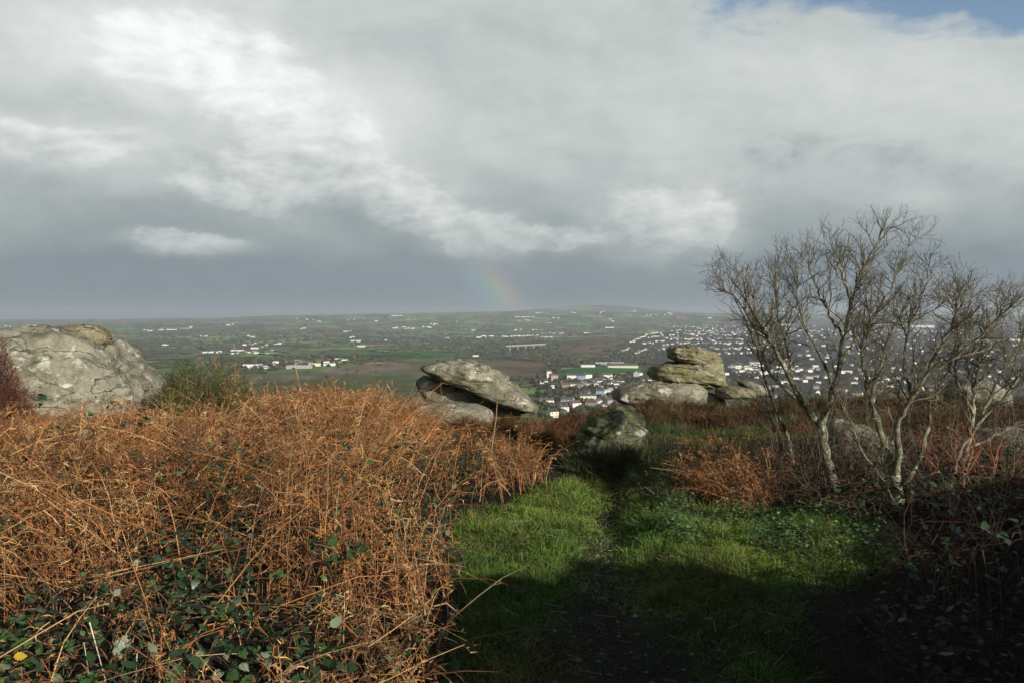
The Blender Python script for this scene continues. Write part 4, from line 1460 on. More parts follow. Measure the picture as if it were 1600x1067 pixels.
def grow_twigs(limbs, acc, rg, dens=1.0, colr=(.12, .105, .07), keep_up=.55):
    """side shoots from each limb, then twigs from those: limbs = [(points (K,3), r0, r1, start_t)]"""
    level = 0
    cur = limbs
    for level in range(3):
        nxt = []
        for (P, r0, r1, t0) in cur:
            seg = np.linalg.norm(np.diff(P, axis=0), axis=1)
            Lt = seg.sum()
            n = int(max(2, dens * Lt * (16, 22, 27)[level]))
            for _ in range(n):
                t = t0 + (1 - t0) * rg.random() ** .8
                f = t * (len(P) - 1)
                i = min(int(f), len(P) - 2)
                b = P[i] + (P[i + 1] - P[i]) * (f - i)
                tan = P[i + 1] - P[i]
                tan = tan / (np.linalg.norm(tan) + 1e-9)
                rnd = rg.normal(0, 1, 3)
                rnd -= tan * rnd.dot(tan)
                rnd /= np.linalg.norm(rnd) + 1e-9
                d = tan * (.85, .75, .7)[level] + rnd * (.75, .9, .95)[level] + np.array([0, 0, keep_up * (.5, .45, .35)[level]])
                d /= np.linalg.norm(d)
                L = ((.36, .22, .10)[level]) * rg.uniform(.45, 1.3) * (1.15 - .62 * t)
                K = (7, 5, 3)[level]
                Q = [b]
                dd = d.copy()
                for k in range(K - 1):
                    dd = dd + rg.normal(0, (.20, .24, .25)[level], 3) + np.array([0, 0, .07])
                    dd /= np.linalg.norm(dd)
                    Q.append(Q[-1] + dd * L / (K - 1))
                Q = np.array(Q)
                ra = min((r0 + (r1 - r0) * t) * .6, (.0070, .0030, .0014)[level]) * rg.uniform(.75, 1.15)
                rb = (.0024, .0012, .0007)[level]
                nxt.append((Q, max(ra, rb * 1.1), rb, 0.15 if level == 0 else .1))
        if nxt:
            P = np.array([q[0] for q in nxt])
            K = P.shape[1]
            R = np.array([np.linspace(q[1], q[2], K) for q in nxt])
            cc = np.array(colr) * (1.35, 1.0, .85)[level] * rg.uniform(.7, 1.3, (len(nxt), 1))
            acc.add(*strips(P, R, (5, 4, 3)[level], cc))
        cur = nxt


def bare_tree(base, trunk, limbs, label, seed, r=.045, dens=1.0, colr=(.12, .105, .07), cat='tree', name='bare_tree'):
    """trunk and limbs: lists of (px, py, Y)"""
    rg = np.random.default_rng(seed)
    root = empty(name, tuple(base), label, cat)
    b = np.array(tuple(base))

    def tube(nm, pts, r0, r1, n, sides=9):
        Q, L = resample([at(*p) for p in pts], n)
        Q[1:-1] += rg.normal(0, .006, Q[1:-1].shape)
        R = np.linspace(r0, r1, n)[None] * (1 + .10 * rg.normal(0, 1, (1, n)))
        V, q, C = strips(Q[None] - b, R, sides, BARK[rg.integers(0, 3, 1)])
        link(nm, mesh_np(nm, V, q, M_BARK, C, True), root)
        return Q
    T = tube('trunk', trunk, r, r * .75, 12)
    ls = []
    for pts, r0 in limbs:
        n = max(8, int(len(pts) * 4))
        Q = tube('branch', pts, r0, .004, n)
        ls.append((Q, r0, .004, .25))
    acc = Acc()
    grow_twigs(ls, acc, rg, dens, colr)
    me = acc.mesh('twigs', M_TWIG, True)
    o = link('twigs', me, root)
    o.location = tuple(-b)
    o['kind'] = 'stuff'
    return root


def build_trees():
    g = lambda px, py, Y: at(px, py, Y)
    bare_tree(at(1315, 800, 7.2), [(1318, 806, 7.2), (1308, 770, 7.2), (1297, 735, 7.2), (1288, 700, 7.22), (1283, 665, 7.25)],
              [([(1284, 668, 7.25), (1262, 640, 7.2), (1240, 605, 7.1), (1222, 565, 7.0), (1195, 520, 6.9), (1168, 470, 6.8), (1135, 425, 6.7)], .031),
               ([(1270, 650, 7.2), (1243, 620, 7.4), (1205, 590, 7.6), (1190, 545, 7.7), (1176, 505, 7.8), (1150, 462, 7.9), (1120, 452, 8.0)], .018),
               ([(1283, 668, 7.25), (1297, 620, 7.2), (1312, 575, 7.1), (1318, 530, 7.0), (1330, 470, 6.9), (1352, 415, 6.85), (1384, 352, 6.8)], .028),
               ([(1300, 600, 7.2), (1285, 560, 7.3), (1262, 520, 7.4), (1245, 470, 7.5), (1240, 420, 7.5)], .014),
               ([(1312, 572, 7.1), (1345, 520, 7.3), (1385, 465, 7.4), (1405, 420, 7.5), (1422, 380, 7.6)], .018),
               ([(1318, 530, 7.0), (1290, 480, 6.8), (1270, 440, 6.7), (1262, 405, 6.6)], .012),
               ([(1240, 605, 7.1), (1232, 550, 7.2), (1215, 490, 7.3), (1212, 440, 7.4), (1212, 410, 7.4)], .012),
               ([(1330, 470, 6.9), (1315, 430, 6.8), (1300, 395, 6.7)], .009)],
              'bare lichened tree leaning left, its trunk rising beside the grass', 21, r=.047, dens=1.2)
    bare_tree(at(1262, 790, 7.6), [(1262, 790, 7.6), (1245, 740, 7.6), (1235, 700, 7.6)],
              [([(1236, 702, 7.6), (1215, 640, 7.5), (1196, 600, 7.4), (1186, 555, 7.3), (1165, 500, 7.2), (1140, 455, 7.1)], .016),
               ([(1240, 720, 7.6), (1212, 690, 7.5), (1200, 640, 7.5), (1192, 590, 7.5)], .010)],
              'slender leftmost stem of the bare trees, standing behind the leaning trunk', 22, r=.022, dens=.7)
    bare_tree(at(1408, 828, 6.7), [(1412, 832, 6.7), (1405, 800, 6.7), (1402, 765, 6.7), (1398, 740, 6.7)],
              [([(1400, 745, 6.7), (1385, 700, 6.7), (1368, 655, 6.8), (1362, 615, 6.9), (1375, 570, 7.0), (1392, 520, 7.1), (1420, 470, 7.2)], .030),
               ([(1400, 745, 6.7), (1405, 700, 6.6), (1400, 660, 6.5), (1425, 620, 6.4), (1442, 590, 6.3), (1475, 535, 6.2), (1510, 460, 6.1)], .028),
               ([(1404, 770, 6.7), (1430, 735, 6.8), (1446, 690, 6.9), (1452, 650, 7.0), (1470, 600, 7.1), (1500, 540, 7.2), (1530, 470, 7.3)], .020),
               ([(1368, 655, 6.8), (1352, 600, 6.7), (1345, 555, 6.6), (1360, 500, 6.5), (1350, 440, 6.4)], .013),
               ([(1425, 620, 6.4), (1410, 570, 6.4), (1420, 510, 6.4), (1440, 460, 6.4), (1460, 430, 6.4)], .013),
               ([(1402, 790, 6.7), (1375, 745, 6.6), (1345, 700, 6.5), (1325, 655, 6.5), (1316, 625, 6.5)], .013),
               ([(1442, 590, 6.3), (1490, 560, 6.2), (1540, 520, 6.1), (1590, 470, 6.0)], .013)],
              'many-stemmed bare tree in the middle of the thicket at right', 23, r=.054, dens=1.2)
    bare_tree(at(1455, 835, 6.9), [(1452, 838, 6.9), (1468, 790, 6.9), (1490, 745, 6.95)],
              [([(1490, 745, 6.95), (1512, 700, 7.0), (1522, 650, 7.0), (1520, 590, 7.1), (1535, 530, 7.2), (1560, 490, 7.2), (1585, 475, 7.2)], .020),
               ([(1490, 745, 6.95), (1500, 700, 6.9), (1530, 660, 6.8), (1570, 620, 6.7), (1615, 560, 6.6), (1640, 500, 6.5)], .018),
               ([(1522, 650, 7.0), (1490, 590, 7.1), (1500, 530, 7.1), (1490, 485, 7.2), (1505, 445, 7.3)], .014),
               ([(1530, 660, 6.8), (1560, 590, 6.9), (1590, 545, 7.0), (1605, 505, 7.0)], .013),
               ([(1512, 700, 7.0), (1560, 680, 7.2), (1600, 655, 7.3), (1650, 630, 7.4)], .012)],
              'rightmost bare tree reaching past the right edge of the picture', 24, r=.034, dens=1.25)
    for i, (b0, tr, lm, lab) in enumerate([
        ((1490, 830, 6.3), [(1489, 862, 6.2), (1490, 800, 6.3)], [([(1490, 800, 6.3), (1478, 760, 6.3), (1462, 730, 6.3)], .006), ([(1490, 805, 6.3), (1502, 765, 6.4), (1520, 700, 6.5)], .006)],
         'thin upright red-barked stem at the edge of the shaded thicket'),
        ((1545, 820, 6.5), [(1540, 825, 6.5), (1538, 790, 6.5)], [([(1538, 795, 6.5), (1520, 765, 6.5), (1510, 735, 6.4)], .007), ([(1538, 790, 6.5), (1552, 750, 6.5), (1556, 715, 6.6)], .007),
                                                                  ([(1540, 800, 6.5), (1565, 775, 6.4), (1590, 770, 6.3)], .006)],
         'branching red-stemmed shrub near the right edge boulder'),
    ]):
        bare_tree(at(*b0), tr, lm, lab, 31 + i, r=.008, dens=.8, colr=(.24, .095, .055), cat='shrub', name='red_stem_shrub')


build_trees()


def build_shoots():
    """young bare shoots and suckers standing round the feet of the trees"""
    acc = Acc()
    rg = np.random.default_rng(77)
    n = 270
    x = rg.uniform(2.2, 4.9, n)
    y = rg.uniform(6.7, 8.3, n)
    k = (x > 2.1 + .15 * (y - 6.5))
    x, y = x[k], y[k]
    n = len(x)
    z = height(x, y)
    L = rg.uniform(.35, 1.0, n) ** 1.3
    az = rg.uniform(0, 6.28, n)
    d = np.stack([np.cos(az) * .28, np.sin(az) * .28, np.ones(n)], 1)
    t = np.linspace(0, 1, 6)[None, :, None]
    P = np.stack([x, y, z], 1)[:, None] + d[:, None] * L[:, None, None] * t + np.cumsum(rg.normal(0, .022, (n, 6, 3)), axis=1) * L[:, None, None]
    c = np.array([(.10, .085, .055), (.06, .05, .035), (.20, .18, .13), (.15, .075, .04)])[rg.integers(0, 4, n)] * rg.uniform(.6, 1.2, (n, 1))
    acc.add(*strips(P, np.linspace(1, .35, 6)[None] * rg.uniform(.0018, .0045, (n, 1)), 4, c))
    m = n * 7
    a, j = rg.integers(0, n, m), rg.integers(1, 6, m)
    b = P[a, j]
    dd = unit(rg.normal(0, .7, (m, 3)) + np.array([0, 0, .8]))
    Q = b[:, None] + dd[:, None] * rg.uniform(.05, .26, (m, 1, 1)) * np.linspace(0, 1, 4)[None, :, None] + np.cumsum(rg.normal(0, .006, (m, 4, 3)), axis=1)
    acc.add(*strips(Q, np.full((m, 1), .0013) * np.array([[1, .8, .6, .35]]), 3, c[a]))
    meta(link('bare_shoots', acc.mesh('bare_shoots', M_TWIG)), 'young bare shoots crowding round the feet of the trees', 'undergrowth', kind='stuff')


build_shoots()


# ------------------------------------------------------------------ the valley: trees, hedges, houses
def ico(sub):
    import bmesh
    bm = bmesh.new()
    bmesh.ops.create_icosphere(bm, subdivisions=sub, radius=1)
    V = np.array([v.co[:] for v in bm.verts])
    Fc = np.array([[v.index for v in f.verts] for f in bm.faces])
    bm.free()
    return V, Fc


ICO1, ICO2 = ico(1), ico(2)
TREE_COLS = np.array([(.036, .045, .020), (.055, .058, .028), (.072, .064, .038), (.030, .038, .017), (.060, .070, .024), (.085, .068, .042)])


def blobs(X, Y, Z, SXY, SZ, cols, base=ICO1, rot=None, stretch=None):
    n = len(X)
    V0, F0 = base
    V = np.repeat(V0[None], n, 0) * (1 + RNG.uniform(-.28, .28, (n, len(V0), 1)))
    V[:, :, 0] *= (SXY * (stretch if stretch is not None else 1))[:, None]
    V[:, :, 1] *= SXY[:, None]
    V[:, :, 2] = (V[:, :, 2] * .55 + .45) * SZ[:, None]
    if rot is not None:
        c, s = np.cos(rot)[:, None], np.sin(rot)[:, None]
        x, y = V[:, :, 0].copy(), V[:, :, 1].copy()
        V[:, :, 0] = x * c - y * s
        V[:, :, 1] = x * s + y * c
    V = V + np.stack([X, Y, Z], 1)[:, None]
    Fc = (F0[None] + (np.arange(n) * len(V0))[:, None, None]).reshape(-1, 3)
    C = np.repeat(cols, len(V0), 0) * RNG.uniform(.8, 1.2, (n * len(V0), 1))
    return V.reshape(-1, 3), Fc, C


WOODS = [  # photo areas where trees stand thick, with how many
    ([(640, 605), (860, 590), (1000, 560), (1010, 640), (950, 660), (850, 660), (840, 600)], 500),
    ([(330, 560), (620, 552), (640, 563), (480, 574), (380, 583), (300, 585)], 420),
    ([(600, 528), (860, 530), (900, 545), (860, 560), (740, 560), (600, 548)], 800),
    ([(830, 548), (870, 545), (900, 562), (1010, 560), (1030, 572), (930, 572), (860, 590), (830, 565)], 420),
    ([(240, 520), (800, 512), (800, 532), (500, 540), (240, 548)], 700),
    ([(880, 510), (1130, 500), (1160, 512), (1000, 520), (880, 527)], 500),
    ([(920, 556), (990, 530), (1030, 545), (1010, 566), (950, 570)], 320),
    ([(1000, 520), (1700, 508), (1700, 640), (1100, 640), (1000, 600)], 1500),
    ([(0, 500), (1130, 488), (1130, 510), (0, 525)], 550),
    ([(1130, 488), (1700, 490), (1700, 505), (1130, 505)], 500),
    ([(250, 585), (300, 580), (330, 592), (300, 610), (250, 610)], 60),
]


def sample_poly(poly, n):
    xs = [p[0] for p in poly]
    ys = [p[1] for p in poly]
    ox, oy = [], []
    while len(ox) < n:
        x = RNG.uniform(min(xs), max(xs), n * 3)
        y = RNG.uniform(min(ys), max(ys), n * 3)
        k = in_poly(x, y, poly)
        ox += list(x[k])
        oy += list(y[k])
    return np.array(ox[:n]), np.array(oy[:n])


NO_TREES = [m[0] for i, m in enumerate(MAP) if i in (3, 4, 6, 7, 8)]


def build_woods():
    acc = Acc()
    for poly, n in WOODS:
        px, py = sample_poly(poly, n)
        py = py + .0
        k = np.ones(len(px), bool)
        for q in NO_TREES:
            k &= ~in_poly(px, py, q)
        px, py = px[k], py[k]
        x, y, z, ok = on_land(px, py)
        x, y, z = x[ok], y[ok], z[ok]
        # clumps: each point becomes two or three neighbouring crowns
        x = np.concatenate([x, x + RNG.normal(0, 9, len(x))])
        y = np.concatenate([y, y + RNG.normal(0, 14, len(y))])
        z = height(x, y)
        m = len(x)
        s = RNG.uniform(2.6, 6.0, m) * np.interp(y, [1000, 3000, 10000], [.85, 1.1, 2.0])
        c = TREE_COLS[RNG.integers(0, len(TREE_COLS), m)] * RNG.uniform(.7, 1.3, (m, 1))
        acc.add(*blobs(x, y, z - .5, s, s * RNG.uniform(.9, 1.5, m) * np.interp(y, [1000, 10000], [1, .6]), c, ICO1))
    o = link('woodland', acc.mesh('woodland', M_FARTREE))
    meta(o, 'far woods and copses massed between the fields and houses', 'woodland', kind='stuff')
    # hedges along field borders
    acc = Acc()
    n = 9000
    yy = 1 / RNG.uniform(1 / 9000, 1 / 1150, n)
    xx = RNG.uniform(-.66, .66, n) * yy
    hx, hy, hr = [], [], []
    for x, y in zip(xx, yy):
        r = KD.find_n((x, y, 0), 3)
        a, b_ = SEEDS[r[0][1]], SEEDS[r[1][1]]
        d = b_ - a
        L = np.hypot(*d)
        if L > 330:
            continue
        m = (a + b_) / 2
        p = np.array([x, y])
        q = p + d / L * (np.dot(m - p, d / L))
        r2 = KD.find_n((q[0], q[1], 0), 2)
        if r2[1][2] - r2[0][2] > 3:
            continue
        hx.append(q[0])
        hy.append(q[1])
        hr.append(math.atan2(d[1], d[0]) + math.pi / 2)
    hx, hy, hr = np.array(hx), np.array(hy), np.array(hr)
    hz = height(hx, hy)
    px, py = to_px(hx, hy, hz)
    k = ~in_poly(px, py, TOWN)
    for q in (MAP[0][0], MAP[1][0], MAP[7][0]):
        k &= ~in_poly(px, py, q)
    hx, hy, hr, hz = hx[k], hy[k], hr[k], hz[k]
    m = len(hx)
    w = RNG.uniform(1.2, 2.6, m) * np.interp(hy, [1000, 8000], [1, 2.2])
    c = TREE_COLS[RNG.integers(0, 4, m)] * RNG.uniform(.8, 1.3, (m, 1))
    acc.add(*blobs(hx, hy, hz - .3, w, RNG.uniform(2, 5.5, m), c, ICO1, rot=hr, stretch=RNG.uniform(4, 12, m)))
    o = link('hedgerows', acc.mesh('hedgerows', M_FARTREE))
    meta(o, 'thin dark hedges dividing the valley fields', 'hedge', kind='stuff')

    # the nearer trees that can be told apart
    M_TR, _, b = new_mat('tree_trunk')
    b.inputs['Base Color'].default_value = (.06, .05, .035, 1)
    protos = []
    for i in range(5):
        rg = np.random.default_rng(50 + i)
        n = 420
        d = unit(rg.normal(0, 1, (n, 3)))
        rad = (.72 + .3 * fbm(d * 1.7, 2, 60 + i))[:, None] * rg.uniform(.75, 1, (n, 1))
        P = d * rad * np.array([4.6, 4.6, 4.2]) + np.array([0, 0, 6.2])
        nr = unit(d + rg.normal(0, .6, (n, 3)))
        a = unit(np.cross(nr, rg.normal(0, 1, (n, 3))))
        b2 = np.cross(nr, a)
        s_ = rg.uniform(.5, 1.1, (n, 1))
        V = np.concatenate([P + a * s_, P - a * s_ * .6 + b2 * s_, P - a * s_ * .6 - b2 * s_], 1).reshape(-1, 3)
        core_v, core_f = ICO2
        cv = core_v * (1 + .3 * fbm(core_v * 1.7, 2, 60 + i)[:, None]) * np.array([3.5, 3.5, 3.1]) + np.array([0, 0, 6.1])
        base_c = [(.045, .055, .022), (.032, .042, .018), (.075, .065, .035), (.055, .075, .022), (.090, .070, .045)][i]
        Fc = np.concatenate([np.arange(len(V)).reshape(-1, 3), core_f + len(V)])
        Vv = np.concatenate([V, cv])
        C = np.array(base_c) * rg.uniform(.6, 1.4, (len(Vv), 1))
        crown = mesh_np('crown', Vv, Fc, M_FARTREE, C)
        tp = np.array([[(0, 0, -1), (.1, 0, 1.5), (0, .1, 3.5), (.2, 0, 5.5)]], float)
        Vt, Qt, Ct = strips(tp, np.array([[.35, .28, .22, .1]]), 6, np.array([[.06, .05, .04]]))
        trunk = mesh_np('trunk', Vt, Qt, M_TR, Ct, True)
        protos.append((crown, trunk))

    LAB = ['dark ivy-green valley tree', 'deep green evergreen valley tree', 'brown leafless valley tree', 'mid green valley tree', 'russet valley tree']

    def vt(px, py, k, s, where, group):
        x, y, z, ok = on_land(px, py)
        e = empty('valley_tree', (float(x[0]), float(y[0]), float(z[0])), LAB[k] + ' ' + where, 'tree', group, rz=random.uniform(0, 6))
        e.scale = (s, s, s * random.uniform(.85, 1.15))
        if s < .62 * 1.0 or s > 1.02:
            e['label'] = ('small ' if s < .62 else 'tall ') + e['label']
        link('crown', protos[k][0], e)
        link('trunk', protos[k][1], e)
    rg = random.Random(5)
    for (poly, n, where, group, sc_) in [
        ([(858, 612), (960, 600), (985, 640), (930, 655), (870, 640)], 26, 'standing among the nearest houses left of the pale slab', 'trees among the nearest houses', .62),
        ([(832, 585), (868, 570), (880, 600), (850, 640), (835, 610)], 22, 'in the belt left of the playing field', 'trees in the belt beside the playing field', .9),
        ([(930, 588), (1000, 587), (990, 612), (940, 612)], 16, 'between the houses below the playing field', 'trees below the playing field', .65),
        ([(940, 562), (1012, 560), (1012, 572), (940, 566)], 14, 'behind the long school building', 'trees behind the school', .8),
        ([(860, 552), (930, 556), (930, 572), (870, 578)], 14, 'along the far side of the playing field', 'trees along the far side of the playing field', .9),
        ([(300, 590), (600, 570), (640, 590), (500, 596)], 8, 'alone on the brown moorland slope beyond the bracken', 'trees on the moorland slope', .7),
        ([(1140, 545), (1230, 545), (1230, 580), (1150, 575)], 16, 'right of the boulder stack behind the twigs', 'trees right of the boulder stack', 1.0),
    ]:
        X, Y = sample_poly(poly, n)
        for a, b_ in zip(X, Y):
            vt(a, b_, rg.randrange(5), sc_ * rg.uniform(.75, 1.3), where, group)
    vt(905, 594, 1, 1.0, 'single on the near edge of the green playing field', 'tree on the playing field')


build_woods()


def build_town():
    def flat(name, c, rough=.8, spec=.2):
        m, t, b = new_mat(name)
        S.tree = t
        tc = t.nodes.new('ShaderNodeTexCoord')
        n = S(node_noise(t, tc.outputs['Object'], .6, 4).outputs['Fac'])
        c = tuple(v * .72 for v in c)
        cc = mixc(t, n.ss(.3, .7) * .35, c, tuple(v * .7 for v in c))
        t.links.new(cc, b.inputs['Base Color'])
        b.inputs['Roughness'].default_value = rough
        b.inputs['Specular IOR Level'].default_value = spec
        return m
    W = {'white': flat('white_render', (.74, .73, .70)), 'cream': flat('cream_render', (.70, .64, .48)), 'grey': flat('grey_render', (.34, .33, .31)),
         'stone': flat('stone_wall', (.22, .19, .15)), 'blue': flat('blue_render', (.24, .29, .42)), 'brick': flat('red_wall', (.42, .30, .27))}
    Rf = {'slate': flat('slate_roof', (.085, .088, .095), .6), 'dark': flat('dark_roof', (.05, .048, .046)), 'brown': flat('brown_tile_roof', (.13, .085, .06)),
          'metal': flat('pale_metal_roof', (.55, .56, .58), .5)}
    M_GL = flat('window_glass', (.03, .035, .04), .15, .5)
    PRE = flat('white_far', (.8, .79, .76))

    def house_arrays(w, d, h, rh, over=.25):
        V = [(-w, -d, -2), (w, -d, -2), (w, d, -2), (-w, d, -2), (-w, -d, h), (w, -d, h), (w, d, h), (-w, d, h), (-w, 0, h + rh), (w, 0, h + rh)]
        Fq = [(0, 1, 5, 4), (1, 2, 6, 5), (2, 3, 7, 6), (3, 0, 4, 7)]
        Ft = [(5, 6, 9), (7, 4, 8)]
        # roof as its own two sheets, 0.2 m proud
        o = over
        k = rh / d
        base = len(V)
        V += [(-w - o, -d - o, h - k * o + .12), (w + o, -d - o, h - k * o + .12), (w + o, 0, h + rh + .12), (-w - o, 0, h + rh + .12),
              (-w - o, d + o, h - k * o + .12), (w + o, d + o, h - k * o + .12)]
        Fr = [(base, base + 1, base + 2, base + 3), (base + 3, base + 2, base + 5, base + 4)]
        return V, Fq, Ft, Fr

    cache = {}

    def plain_house(wm, rm, kind):
        key = (wm, rm, kind)
        if key in cache:
            return cache[key]
        dims = {'house': (5, 3.6, 5.2, 2.4), 'semi': (7.5, 4, 5.2, 2.4), 'terrace': (14, 4, 5.4, 2.2), 'shed': (22, 11, 7, 2.0), 'bungalow': (6.5, 4, 2.8, 2.0)}[kind]
        V, Fq, Ft, Fr = house_arrays(*dims)
        me = bpy.data.meshes.new('house')
        me.from_pydata(V, [], Fq + Ft + Fr)
        me.materials.append(W[wm])
        me.materials.append(Rf[rm])
        me.polygons.foreach_set('material_index', [0] * 6 + [1, 1])
        cache[key] = me
        return me

    rg = random.Random(11)

    def put(px, py, wm, rm, kind, rz, label, cat, group, name='house', s=1.0):
        x, y, z, ok = on_land(px, py)
        o = link(name, plain_house(wm, rm, kind))
        o.location = (float(x[0]), float(y[0]), float(z[0]))
        o.rotation_euler = (0, 0, rz)
        o.scale = (s, s, s)
        meta(o, label, cat, group)
        return o

    def full_house(px, py, wm, rm, w, d, h, rh, rz, label, chim=1, cols=3, rows=2, name='house', cat='house'):
        """a nearer building: wall, roof, chimney, windows"""
        x, y, z, ok = on_land(px, py)
        e = empty(name, (float(x[0]), float(y[0]), float(z[0])), label, cat, None, rz)
        V, Fq, Ft, Fr = house_arrays(w, d, h, rh)
        me = bpy.data.meshes.new('wall')
        me.from_pydata(V[:10], [], Fq + Ft)
        me.materials.append(W[wm])
        link('wall', me, e)
        me = bpy.data.meshes.new('roof')
        me.from_pydata(V[10:], [], [tuple(i - 10 for i in f) for f in Fr])
        me.materials.append(Rf[rm])
        roof = link('roof', me, e)
        sm = roof.modifiers.new('thick', 'SOLIDIFY')
        sm.thickness = .1

        def box(nm, c, hs, m, par):
            cx, cy, cz = c
            a, b_, c_ = hs
            Vb = [(cx + i * a, cy + j * b_, cz + k * c_) for k in (-1, 1) for j in (-1, 1) for i in (-1, 1)]
            me = bpy.data.meshes.new(nm)
            me.from_pydata(Vb, [], [(0, 2, 3, 1), (4, 5, 7, 6), (0, 1, 5, 4), (2, 6, 7, 3), (0, 4, 6, 2), (1, 3, 7, 5)])
            me.materials.append(m)
            return link(nm, me, par)
        for i in range(chim):
            box('chimney', ((-w * .8, w * .8, 0)[i % 3], 0, h + rh + .5), (.5, .35, .9), W['stone'], roof)
        wm_ = None
        for j in range(rows):
            for i in range(cols):
                cx = -w + (i + .5) * 2 * w / cols
                cz = h * (j + .55) / rows
                for sy_ in (-1, 1):
                    if wm_ is None:
                        wo = box('window', (0, 0, 0), (.55, .06, .6), M_GL, e)
                        wm_ = wo.data
                    else:
                        wo = link('window', wm_, e)
                    wo.location = (cx, sy_ * (d + .03), cz)
        return e

    # the nearest houses, below the gap between the tilted slab and the pale slab
    H = [
        (858, 632, 'white', 'slate', 4.5, 3.5, 5, 2.2, .2, 'white house at the left end of the nearest row, left of the slate-roofed pair'),
        (849, 628, 'white', 'slate', 3.5, 3, 3, 1.8, .1, 'low white cottage tucked against the tilted slab'),
        (864, 606, 'white', 'dark', 6, 4, 4.5, 2.4, .0, 'white church hall with dark roof right of the tilted slab'),
        (887, 630, 'grey', 'slate', 6.5, 4.2, 5, 2.6, -.3, 'grey-walled house with wide slate roof in the nearest row'),
        (899, 637, 'white', 'brown', 5, 4, 5.4, 2.6, .4, 'large white gabled house right of the grey-walled house'),
        (881, 643, 'white', 'slate', 4, 3.4, 5, 2.2, .3, 'white gabled house lowest but one in the nearest row'),
        (863, 652, 'cream', 'dark', 4.5, 4, 6, 2.4, .5, 'cream house closest to the viewer, just over the heather dip'),
        (918, 626, 'cream', 'slate', 9, 4.5, 6, 2.4, .15, 'big cream building left of the blue house'),
        (937, 618, 'blue', 'slate', 5, 4, 6, 2.2, .1, 'blue-painted house above the cream building'),
        (946, 617, 'white', 'metal', 5, 4, 5, 1.6, .2, 'pale flat-roofed house adjoining the blue house'),
        (925, 634, 'grey', 'brown', 6, 4, 4, 2.4, -.4, 'brown-roofed low house below the big cream building'),
        (934, 632, 'white', 'slate', 3.6, 3.4, 4.6, 2.4, .9, 'small white gable right of the brown-roofed low house'),
        (950, 631, 'grey', 'slate', 4, 3.4, 4.6, 2.4, .7, 'grey gabled house near the tip of the pale slab'),
        (846, 599, 'white', 'slate', 9, 4, 4, 1.8, .0, 'long low white wing at the foot of the white tower block'),
        (858, 592, 'white', 'slate', 3.4, 3.4, 12, 1.6, .0, 'tall white tower block at the end of the playing field'),
        (866, 594, 'brick', 'slate', 5, 4, 8, 2.0, .1, 'pinkish block standing right against the white tower block'),
        (893, 592, 'white', 'slate', 7, 4.2, 6, 2.4, .1, 'white terrace with slate roof below the playing field'),
        (908, 594, 'blue', 'slate', 6, 4, 7, 2.4, .1, 'bluish-grey terrace end below the playing field'),
        (918, 593, 'white', 'slate', 5, 5, 8, 2.4, .3, 'tall white house at the right end of the terrace below the playing field'),
        (882, 606, 'stone', 'brown', 5, 4, 5, 2.4, .3, 'stone house with brown roof among trees left of centre row'),
        (898, 604, 'cream', 'brown', 7, 4, 4, 2.0, .2, 'low cream building among the trees below the terrace'),
        (936, 600, 'white', 'slate', 5, 4, 5, 2.2, .4, 'white house standing alone in the trees above the blue house'),
        (972, 610, 'white', 'slate', 5, 4, 5, 2.2, .5, 'white house just above the left tip of the pale slab'),
        (968, 600, 'white', 'dark', 5, 4, 5, 2.2, .3, 'white dark-roofed house second above the pale slab tip'),
        (997, 588, 'white', 'slate', 6, 5, 6, 3.2, 1.0, 'white double-gabled house beside the shaded end of the stack'),
        (1009, 596, 'cream', 'dark', 7, 6, 3.5, 3.0, .1, 'bright cream roof showing right beside the wedge boulder'),
        (946, 590, 'white', 'slate', 4, 3.5, 4.6, 2.2, .2, 'small white house on the near side of the playing field'),
    ]
    for (px, py, wm, rm, w, d, h, rh, rz, lab) in H:
        full_house(px, py, wm, rm, w * 1.25, d * 1.25, h * 1.2, rh * 1.25, rz, lab, chim=rg.choice((1, 2)), cols=max(2, int(w / 2)), rows=1 if h < 4.6 else (2 if h < 9 else 4))
    full_house(972, 574, 'cream', 'slate', 34, 14, 5, 4.5, .03, 'long school building behind the green playing field', chim=0, cols=20, rows=2, name='school_building', cat='school')
    full_house(952, 570, 'grey', 'metal', 34, 9, 5, 1.4, .03, 'grey flat wing behind the left end of the school', chim=0, cols=12, rows=1, name='school_wing', cat='school')
    full_house(918, 573, 'white', 'metal', 16, 7, 4, 1.2, .1, 'white hall left of the school at the far edge of the field', chim=0, cols=6, rows=1, name='school_hall', cat='hall')
